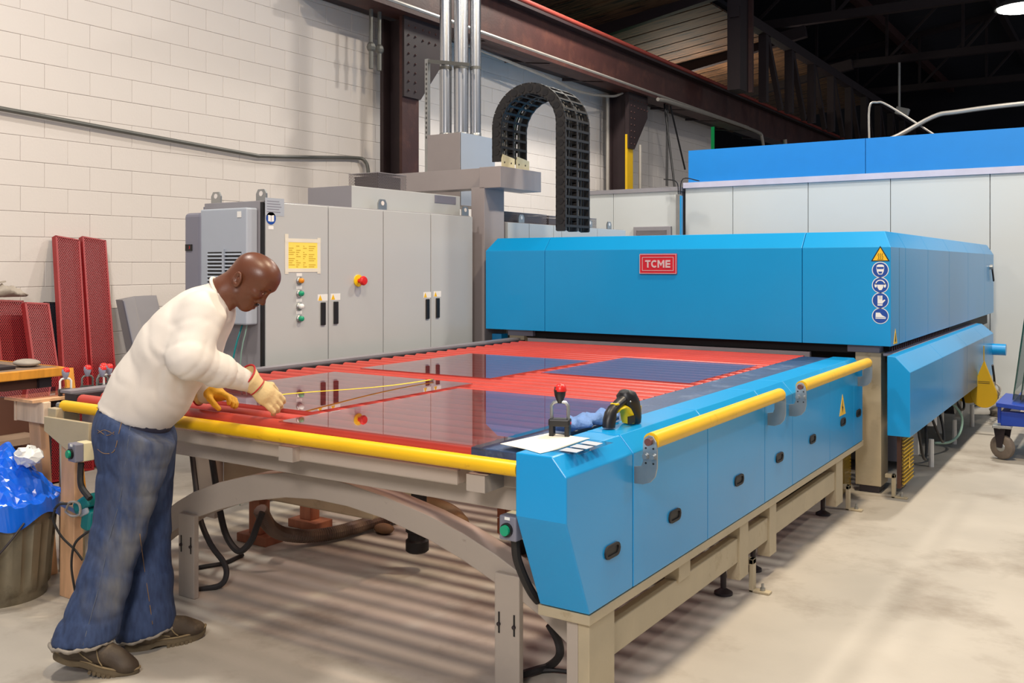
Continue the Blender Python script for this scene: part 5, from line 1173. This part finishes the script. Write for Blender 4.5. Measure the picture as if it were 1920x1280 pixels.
J = lambda px, py, d: np.array(ptd(px, py, d))
fwd = np.array(ptd(1000,497,4)-ptd(960,497,4)); fwd /= np.linalg.norm(fwd)     # image right
dep = np.array((-Sc, Cc, 0)); up = np.array((0,0,1.))
lat = -dep                                            # towards the worker's right side
per = thing('person', (-3.35, 2.36, 0), 'person in a cream long-sleeved shirt and jeans leaning over the conveyor with gloves', 'person')
# ---- head in local axes: f forward (out of the face), z up through the crown, s towards his right
pitch = math.radians(45); dh = 4.0; yawh = math.radians(4)
f0 = fwd*math.cos(yawh)+lat*math.sin(yawh)
fH = f0*math.cos(pitch)-up*math.sin(pitch); uH = f0*math.sin(pitch)+up*math.cos(pitch); sH = np.cross(fH, uH)
chin = J(461,584,dh); HS = 1.0
def hp_(f, s, z): return chin+(fH*f+sH*s+uH*z)*HS
RH = np.stack([fH, sH, uH], 1)
neckb = J(405,568,4.0); neckm = J(420,548,4.0)
lo, hi = bbox([hp_(-.20,-.11,-.05), hp_(.06,.11,.25), hp_(-.2,.11,.25), hp_(.06,-.11,-.05), hp_(.06,.11,-.05), hp_(-.2,.11,-.05), neckb], .075)
S = SDF(lo, hi, .0036)
S.ell(hp_(-.084,0,.138), (.098,.077,.088), RH)
S.ell(hp_(-.05,0,.165), (.068,.068,.060), RH, .03)
S.ell(hp_(-.052,0,.072), (.058,.060,.070), RH, .035)
S.cone(hp_(-.075,.05,.035), hp_(-.022,.022,.014), .019, .017, .03); S.cone(hp_(-.075,-.05,.035), hp_(-.022,-.022,.014), .019, .017, .03)
S.ell(hp_(-.016,0,.014), (.021,.025,.018), RH, .02)
S.ell(hp_(-.012,0,.040), (.022,.030,.022), RH, .022)
for s_ in (-1,1):
    S.cone(hp_(.009,s_*.012,.147), hp_(-.012,s_*.048,.143), .0115, .010, .018)               # brow
    S.ell(hp_(-.016,s_*.044,.098), (.022,.020,.016), RH, .022)                             # cheekbone
    S.ell(hp_(.006,s_*.031,.119), (.016,.015,.009), RH, .012, sub=True)                    # eye hollow
    S.ell(hp_(-.0065,s_*.031,.117), (.0135,.0135,.0125), RH, .004)                         # lid over the eye
    S.cone(hp_(.0035,s_*.024,.112), hp_(.001,s_*.042,.113), .0026, .0022, .003)            # lash line
    S.ell(hp_(.012,s_*.013,.073), (.012,.009,.009), RH, .008)                              # nostril wing
S.cone(hp_(.004,0,.125), hp_(.018,0,.084), .0085, .0115, .014)
S.ell(hp_(.0235,0,.077), (.0125,.0125,.0115), RH, .008)
for s_ in (-1,1): S.ell(hp_(.020,s_*.0075,.0675), (.005,.0035,.003), RH, .003, sub=True)
S.cone(hp_(.006,-.016,.047), hp_(.006,.016,.047), .0065, .0065, .006); S.cone(hp_(.0125,-.008,.0475), hp_(.0125,.008,.0475), .0062, .0062, .004)
S.cone(hp_(.005,-.014,.035), hp_(.005,.014,.035), .0068, .0068, .006); S.ell(hp_(.0115,0,.0345), (.0075,.014,.006), RH, .004)
S.cone(hp_(.016,-.017,.0412), hp_(.016,.017,.0412), .002, .002, .001) if False else S.ell(hp_(.0165,0,.0412), (.010,.021,.0016), RH, .003, sub=True)
for s_ in (-1,1):                                                                          # ears
    uE = uH*.86-fH*.5; uE = uE/np.linalg.norm(uE); sE = sH*.93*s_-fH*.36; sE = sE-uE*(sE @ uE); sE /= np.linalg.norm(sE); fE = np.cross(uE, sE)
    RE = np.stack([fE, sE, uE], 1); c0 = hp_(-.100,s_*.079,.094)
    c0 = c0+sE*.005; S.ell(c0, (.021,.0095,.033), RE, .004)
    S.ell(c0+sE*.009+uE*.003, (.0135,.012,.022), RE, .003, sub=True)
    S.ell(c0+sE*.002+fE*.006*s_, (.006,.006,.010), RE, .004)
    S.ell(c0-uE*.026, (.009,.006,.008), RE, .005)
# neck and shoulders base
S.cone(hp_(-.112,0,.065), neckm, .064, .062, .03); S.cone(neckm, neckb, .063, .075, .03)
S.cone(hp_(-.09,.035,.055), J(428,575,3.96), .016, .018, .02)
body = S.mesh('body', M['skin'], per, 1)
for s_ in (-1,1): MB().sphere(tuple(hp_(-.004,s_*.031,.1145)),.0112,10,8).build('eye', M['eye'], body, smooth='all')
# short stubble brows
M['brow'] = mat('dark_brow_hair', (30, 20, 16), .8)
for s_ in (-1,1): MB().tube([tuple(hp_(.0205,s_*.014,.141)),tuple(hp_(.0165,s_*.03,.1455)),tuple(hp_(.0005,s_*.050,.141))],.0034,6).build('eyebrow', M['brow'], body, smooth='all')
MB().tube([tuple(hp_(.011,.018,.050)),tuple(hp_(.0175,.007,.0575)),tuple(hp_(.0175,-.007,.0575)),tuple(hp_(.011,-.018,.050))],.0028,6).build('moustache', M['brow'], body, smooth='all')

# ---- shirt: torso and sleeves
Rsh, Lsh = J(383,585,3.84), J(398,585,4.17)
Rel, Rwr = J(354,672,3.74), J(463,715,3.98)
Lel, Lwr = J(372,690,4.30), J(386,738,4.27)
T = [J(250,782,3.97), J(288,722,3.98), J(338,652,3.99), J(384,590,4.0), J(408,560,4.0)]
lo, hi = bbox([*T, Rsh, Lsh, Rel, Rwr, Lel, Lwr], .20); S = SDF(lo, hi, .0085)
fl_ = (lat, 1.25)
S.cone(T[0], T[1],   .150, .150, .05, (lat,1.15)); S.cone(T[1], T[2], .150, .150, .06, (lat,1.18)); S.cone(T[2], T[3], .158, .118, .06, (lat,1.45))
S.cone(T[3], T[4], .108, .064, .05, (lat,1.2))
S.ell(J(352,607,3.99), (.13,.19,.10), np.stack([fwd*.72+up*.69, lat, -fwd*.69+up*.72],1), .06)        # upper back
S.ell(J(308,750,3.98), (.06,.11,.085), None, .05)                                                      # loose belly folds
S.cone(Rsh, Rel, .088, .072, .05); S.cone(Rel, (Rel+Rwr)/2, .072, .063, .045); S.cone((Rel+Rwr)/2, Rwr, .064, .043, .03)
S.cone(Lsh, Lel, .088, .076, .05); S.cone(Lel, Lwr, .074, .045, .03)
# hem cut: slanting plane through the hem, collar cut, cuffs
P = S.P
# wrinkles
def fold(c, dirn, freq, amp, rad, ph=0, wob=.6):
    d = np.array(dirn, np.float32); d /= np.linalg.norm(d); q = P-np.array(c, np.float32)
    m = np.exp(-(q**2).sum(-1)/(2*rad**2)); s_ = q @ d
    o = q @ np.cross(d, lat).astype(np.float32)
    w_ = np.abs(np.sin(.5*(freq*s_+ph+wob*np.sin(o*14+ph)+.8*np.sin(o*31+2*ph))))
    S.v = S.v+(amp*m*(np.exp(-(w_/.38)**2)-.35)).astype(np.float32)
fold(Rel, Rwr-Rel, 95, .010, .075, .4); fold((Rel+Rwr)/2+fwd*.03, Rwr-Rel, 120, .008, .07, 1.2)
fold(Rel+(Rsh-Rel)*.35, Rsh-Rel, 62, .006, .08, 2.0)
fold(J(310,720,3.82), fwd*.9+up*.35, 58, .006, .11, .3, 1.6); fold(J(350,740,3.85), fwd+up*.1, 70, .007, .09, 1.0, 1.4)
fold(J(300,640,3.82), fwd*.5+up*.8, 44, .004, .13, .5, 1.2); fold(J(395,615,3.85), fwd*.8-up*.5, 62, .006, .07, .5)
fold(J(225,740,3.9), fwd*.6+up*.6, 46, .004, .12, 1.7, 1.4)
hemn = np.cross((J(323,817,3.97)-J(178,741,3.97)), lat); hemn /= np.linalg.norm(hemn); hemn = hemn if hemn[2] < 0 else -hemn
hemd = ((P-J(250,779,3.97)) @ hemn)+.010*np.sin(9*((P-J(250,779,3.97)) @ fwd))
hemd = np.where(((P-Rel) @ fwd > .08) & (P[...,2] > 0) & (((P-Rwr)**2).sum(-1) < .04), -1, hemd)
S.v = np.maximum(S.v, hemd.astype(np.float32))
col_n = (J(425,545,4)-J(398,562,4)); S.plane(J(419,549,4.0), col_n)
shirt = S.mesh('shirt', M['shirt'], per, 2)
# collar rib
cn = col_n/np.linalg.norm(col_n); a1 = lat; a2 = np.cross(cn, a1); cc = J(416.5,550,4.0)
MB().tube([tuple(cc+a1*.074*math.cos(t)+a2*.076*math.sin(t)) for t in np.linspace(0,2*math.pi,33)],.0075,8).build('collar', M['shirt'], shirt, smooth='all')
# dark band at the waist
lo, hi = bbox([T[0]], .26); S = SDF(lo, hi, .011); S.cone(J(243,800,3.97), T[1], .148, .156, .03, (lat,1.14)); S.plane(J(250,779,3.97)+np.array(hemn)*.018, hemn); S.plane(J(250,779,3.97)-np.array(hemn)*.03, -hemn)
S.mesh('waistband', M['belt'], per, 1)
# ---- jeans
Rhip, Lhip = J(258,826,3.87), J(270,826,4.07)
Rk, Ra = J(222,1000,3.84), J(162,1195,3.76)
Lk, La = J(278,1000,4.05), J(272,1160,4.02)
lo, hi = bbox([T[0], Rhip, Lhip, Rk, Ra, Lk, La], .17); S = SDF(lo, hi, .0085)
S.cone(J(248,795,3.97), J(258,832,3.97), .146, .142, .03, (lat,1.22))
S.cone(J(236,826,3.90), J(236,840,3.9), .115, .105, .05); S.cone(J(238,826,4.04), J(238,840,4.04), .112, .10, .05)
S.cone(Rhip, Rk, .148, .100, .04, (lat,.86)); S.cone(Rk, J(196,1090,3.80), .100, .094, .03); S.cone(J(196,1090,3.80), Ra, .094, .114, .03); S.cone(Ra, J(155,1214,3.745), .114, .116, .02)
S.cone(Lhip, Lk, .135, .088, .03, (lat,.9)); S.cone(Lk, J(277,1085,4.03), .086, .096, .03); S.cone(J(277,1085,4.03), La, .096, .120, .03); S.cone(La, J(271,1180,4.01), .118, .122, .02)
P = S.P
for c, d, fq, am, rd, ph in ((Rk, Ra-Rk, 60, .007, .13, 0), (J(190,1120,3.8), Ra-Rk, 52, .007, .11, 1), (J(160,1180,3.76), up+fwd*.4, 55, .010, .11, .4), (J(285,850,3.85), fwd*.6+up, 52, .008, .11, .8),
                              (J(250,900,3.84), fwd*.3+up, 42, .006, .14, .2), (Lk, up, 52, .006, .13, .7), (J(280,1110,3.98), fwd+up*.3, 48, .006, .13, 0), (J(215,860,3.84), fwd*.5+up, 48, .006, .1, 2)):
    fold(c, d, fq, am, rd, ph, 1.1)
S.plane(J(250,779,3.97)-np.array(hemn)*.006, -np.array(hemn))
sepd = (P-(Ra+La)/2) @ fwd                              # each leg gets its own hem
hR = (P-J(154,1199,3.75)) @ np.array((-up+fwd*.02)); hL = (P-J(271,1184,4.01)) @ np.array((-up+fwd*.20))
nearR = ((P-Ra) @ fwd)+.6*((P-Ra) @ dep) < .5*(((La-Ra) @ fwd)+.6*((La-Ra) @ dep))
S.v = np.maximum(S.v, np.where(nearR, hR, hL/1.02).astype(np.float32))
jeans = S.mesh('jeans', M['jeans0'], per, 2)
WEAR = [(tuple(np.array(p)-np.array(WP[jeans])), r) for p, r in ((J(295,860,3.78),.20), (J(268,950,3.76),.20), (J(240,1030,3.74),.18), (J(205,1120,3.70),.13))]
jeans.data.materials[0] = denim()
# side seam, pocket stitching, hems
def on_jeans(px, py, d0):
    """march from the camera along a pixel ray to the jeans surface"""
    for k in range(200):
        d = d0-.35+k*.005; q = J(px,py,d); i = np.round((q-S.org)/S.h).astype(int)
        if np.any(i < 0) or np.any(i >= np.array(S.v.shape)): continue
        if S.v[tuple(i)] < .002: return tuple(J(px,py,d-.001))
    return tuple(J(px,py,d0))
def stitch(pts, r, name, m_, d0=3.85):
    q = catmull([Vector((a,b_,0)) for a,b_ in pts],5); MB().tube([on_jeans(v.x,v.y,d0) for v in q], r, 6).build(name, m_, jeans, smooth='all')
M['seamblue'] = mat('denim_side_seam', (84, 92, 110), .85)
stitch([(247,775),(240,830),(226,930),(205,1010),(188,1090),(172,1150),(155,1210)],.002,'side_seam',M['seamblue'])
stitch([(181,764),(205,770),(232,773)],.0016,'pocket_stitch',M['denimseam']); stitch([(232,774),(222,815),(214,845),(196,850),(183,842)],.0016,'pocket_stitch',M['denimseam'])
stitch([(183,812),(196,806),(214,814)],.0014,'pocket_stitch',M['denimseam']); stitch([(183,806),(200,816),(214,810)],.0014,'pocket_stitch',M['denimseam'])
stitch([(262,782),(280,795),(303,802)],.003,'front_pocket_edge',M['denimseam'])
stitch([(262,1000),(270,1060),(279,1120),(286,1170)],.0018,'inner_seam',M['denimseam'],4.05)
def hem_ring(c, rx, ry, zf, name):
    pts = []
    for t in np.linspace(0,2*math.pi,49):
        q = c+fwd*(rx*math.cos(t))+dep*(ry*math.sin(t)); q = q+up*(zf*math.cos(t)+.004*math.sin(t*9)); pts.append(tuple(q))
    MB().tube(pts,.0085,7,rs=[.0075+.0025*math.sin(i*2.7) for i in range(49)]).build(name, M['fray'], jeans, smooth='all')
hem_ring(J(155,1199,3.752), .117, .117, .002, 'frayed_hem'); hem_ring(J(271,1184,4.012), .117, .117, .024, 'frayed_hem')
# ---- boots
def boot(heel, toe, lift, name):
    """heel, toe: floor points (arrays, z = 0); lift: heel height"""
    ax_ = toe-heel; L = np.linalg.norm(ax_); ax_ /= L; tilt = math.atan2(lift, L*.62)
    f = ax_*math.cos(tilt)-up*math.sin(tilt); u_ = ax_*math.sin(tilt)+up*math.cos(tilt); s_ = np.cross(f, u_)
    piv = toe-ax_*L*.30                                       # ball of the foot stays on the floor
    q = lambda a, b_, c: piv+f*(a-.70*L)+s_*b_+u_*c
    R = np.stack([f, s_, u_], 1); lo, hi = bbox([q(0,-.06,-.02), q(L,.06,.16), q(0,.06,.16), q(L,-.06,0), q(.08,0,.16)], .05)
    S = SDF(lo, hi, .0055)
    S.cone(q(.06,0,.058), q(L-.07,.0,.050), .042, .036, .02, (s_,1.1)); S.ell(q(L-.058,0,.046), (.053,.047,.031), R, .02)
    S.cone(q(.075,0,.06), q(.085,0,.115), .044, .042, .03); S.cone(q(.10,0,.10), q(L-.10,0,.072), .042, .032, .03)
    S.plane(q(0,0,.026), -u_)
    t = S.mesh(name, M['boot'], per, 2)
    n = 30; pr = []
    for k in range(n):
        a = 2*math.pi*k/n; x = math.cos(a); y = math.sin(a); w = .047 if x > .1 else (.037 if x > -.5 else .04)
        pr.append((L/2+x*L/2*1.0, y*w*(1.0+(.06 if x > .2 else 0))))
    rings = []
    for z, sc_ in ((0,.97),(.010,1.0),(.024,1.01),(.034,.985)):
        ring_ = []
        for a, b_ in pr:
            arch = .010 if (.28 < a/L < .45 and z < .012) else 0; tz = .014*max(0,(a/L-.82)/.18)**2
            ring_.append(tuple(q(L/2+(a-L/2)*sc_, b_*sc_, z+arch+tz)))
        rings.append(ring_)
    MB().loft(rings).build('sole', M['sole'], t, smooth=True)
    MB().tube([tuple(q(L/2+(a-L/2)*1.0, b_*1.0, .036+.014*max(0,(a/L-.82)/.18)**2)) for a, b_ in pr+[pr[0]]],.0042,6).build('welt', M['welt'], t, smooth='all')
    for side in (-1,1):
        for k in range(7):
            a = L*(.50+.055*k)
            yy = .047*side*(1 if k < 5 else (.85 if k == 5 else .62))
            MB().obox(q(a, yy, .006+.014*max(0,(a/L-.82)/.18)**2), .012, .008, .014, Matrix(np.stack([f,s_,u_],1).tolist()).to_4x4()).build('tread_lug', M['sole'], t)
        MB().tube(catmull([q(.03,.043*side,.05),q(.08,.049*side,.085),q(.13,.047*side,.06),q(.17,.046*side,.045)],4),.0028,6).build('side_seam', M['welt'], t, smooth='all')
        MB().tube(catmull([q(L*.50,.042*side,.098),q(L*.56,.049*side,.062),q(L*.62,.05*side,.042)],4),.0026,6).build('side_seam', M['welt'], t, smooth='all')
    for k in range(5):
        a = L*.44+k*.021; z = .124-k*.0105
        MB().tube([tuple(q(a,-.034,z-.020)),tuple(q(a+.004,-.016,z-.001)),tuple(q(a+.008,.016,z-.001)),tuple(q(a+.002,.034,z-.020))],.0036,6).build('lace', M['black'], t, smooth='all')
    return t
hR_, tR_ = np.array(ptz(94,1262,0)), np.array(ptz(258,1261,0)); hL_, tL_ = np.array(ptz(234,1222,0)), np.array(ptz(386,1192,0))
boot(hR_, tR_, .055, 'boot'); boot(hL_, tL_, .0, 'boot')
# ---- gloves
def glove(wr, fdir, nrm, tips, thumb, name, m_, cuff, cuffdir, curl):
    """wr wrist, fdir along the hand, nrm out of the back of the hand"""
    f = fdir/np.linalg.norm(fdir); n_ = nrm-f*(nrm @ f); n_ /= np.linalg.norm(n_); s_ = np.cross(f, n_)
    q = lambda a, b_, c: wr+f*a+s_*b_+n_*c
    pts = [q(-.02,0,0), q(.2,.07,.04), q(.2,-.07,-.12), q(0,.09,-.1), q(0,-.09,.05), q(.1,.12*thumb,-.08)]
    lo, hi = bbox(pts, .03); S = SDF(lo, hi, .0042); R = np.stack([f, s_, n_], 1)
    S.cone(q(.0,0,0), q(.045,0,0), .031, .036, .01, (s_,1.25)); S.ell(q(.055,0,-.004), (.055,.046,.025), R, .012)
    for k in range(4):
        b_ = (-.0335+k*.0223); L = tips[k]; c1, c2, c3 = curl
        p0 = q(.07,b_*.92,0); p1 = q(.098,b_*1.02,-.002)
        def st(p, ang, l): return p+(f*math.cos(ang)-n_*math.sin(ang))*l
        p2 = st(p1, c1, L*.44); p3 = st(p2, c1+c2, L*.32); p4 = st(p3, c1+c2+c3, L*.22)
        S.cone(p0, p1, .0125, .0125, .006)
        for a, b2, r1, r2 in ((p1,p2,.0122,.0112),(p2,p3,.0112,.0104),(p3,p4,.0104,.0095)): S.cone(a, b2, r1, r2, .0028)
    t0 = q(.022,.03*thumb,-.012); t1 = q(.052,.056*thumb,-.03); t2 = q(.082,.058*thumb,-.052); t3 = q(.102,.048*thumb,-.066)
    S.cone(t0,t1,.017,.0145,.01); S.cone(t1,t2,.0142,.0128,.004); S.cone(t2,t3,.0126,.0108,.004)
    sub = [tuple(p) for p in S.P[S.v < 0]]; dz = max(0, .960-min(p[2] for p in sub)); wr = wr+up*dz; S.org = S.org+up*dz
    g_ = S.mesh(name, m_, per, 1)
    # flared gauntlet cuff with a red edge
    cd_ = cuffdir/np.linalg.norm(cuffdir); a2 = np.cross(cd_, up); a2 /= np.linalg.norm(a2); a3 = np.cross(a2, cd_)
    ringp = lambda d, r, o: [tuple(wr+cd_*(d+o*math.cos(t)*.02)+a2*r*math.cos(t)+a3*r*.9*math.sin(t)) for t in np.linspace(0,2*math.pi,28,endpoint=False)]
    b = MB(); b.loft([ringp(-.012,.040,0),ringp(.02,.047,.2),ringp(cuff*.6,.056,.6),ringp(cuff,.064,1),ringp(cuff,.061,1),ringp(.02,.044,.2),ringp(-.01,.037,0)],cap=False); cf = b.build('cuff', M['glove'], g_, smooth='all')
    r = ringp(cuff,.063,1); MB().tube(r+[r[0]],.0042,6).build('cuff_trim', M['glovetrim'], g_, smooth='all')
    r = ringp(-.006,.042,0); MB().tube(r+[r[0]],.003,6).build('wrist_seam', M['glovetrim'], g_, smooth='all')
    return g_
wR = J(481,737,4.0)
glove(wR, fwd*.66-up*.62+dep*.25, lat*.80+up*.42+fwd*.30, (.066,.076,.074,.060), -1, 'glove', M['glove'], .068, J(452,712,3.98)-wR, (.38,.62,.5))
wL = J(388,751,4.27)
glove(wL, fwd*.93-up*.12-dep*.2, up*.85+lat*-.25, (.062,.070,.068,.056), 1, 'glove', M['glovey'], .05, J(366,752,4.30)-wL, (.30,.62,.5))
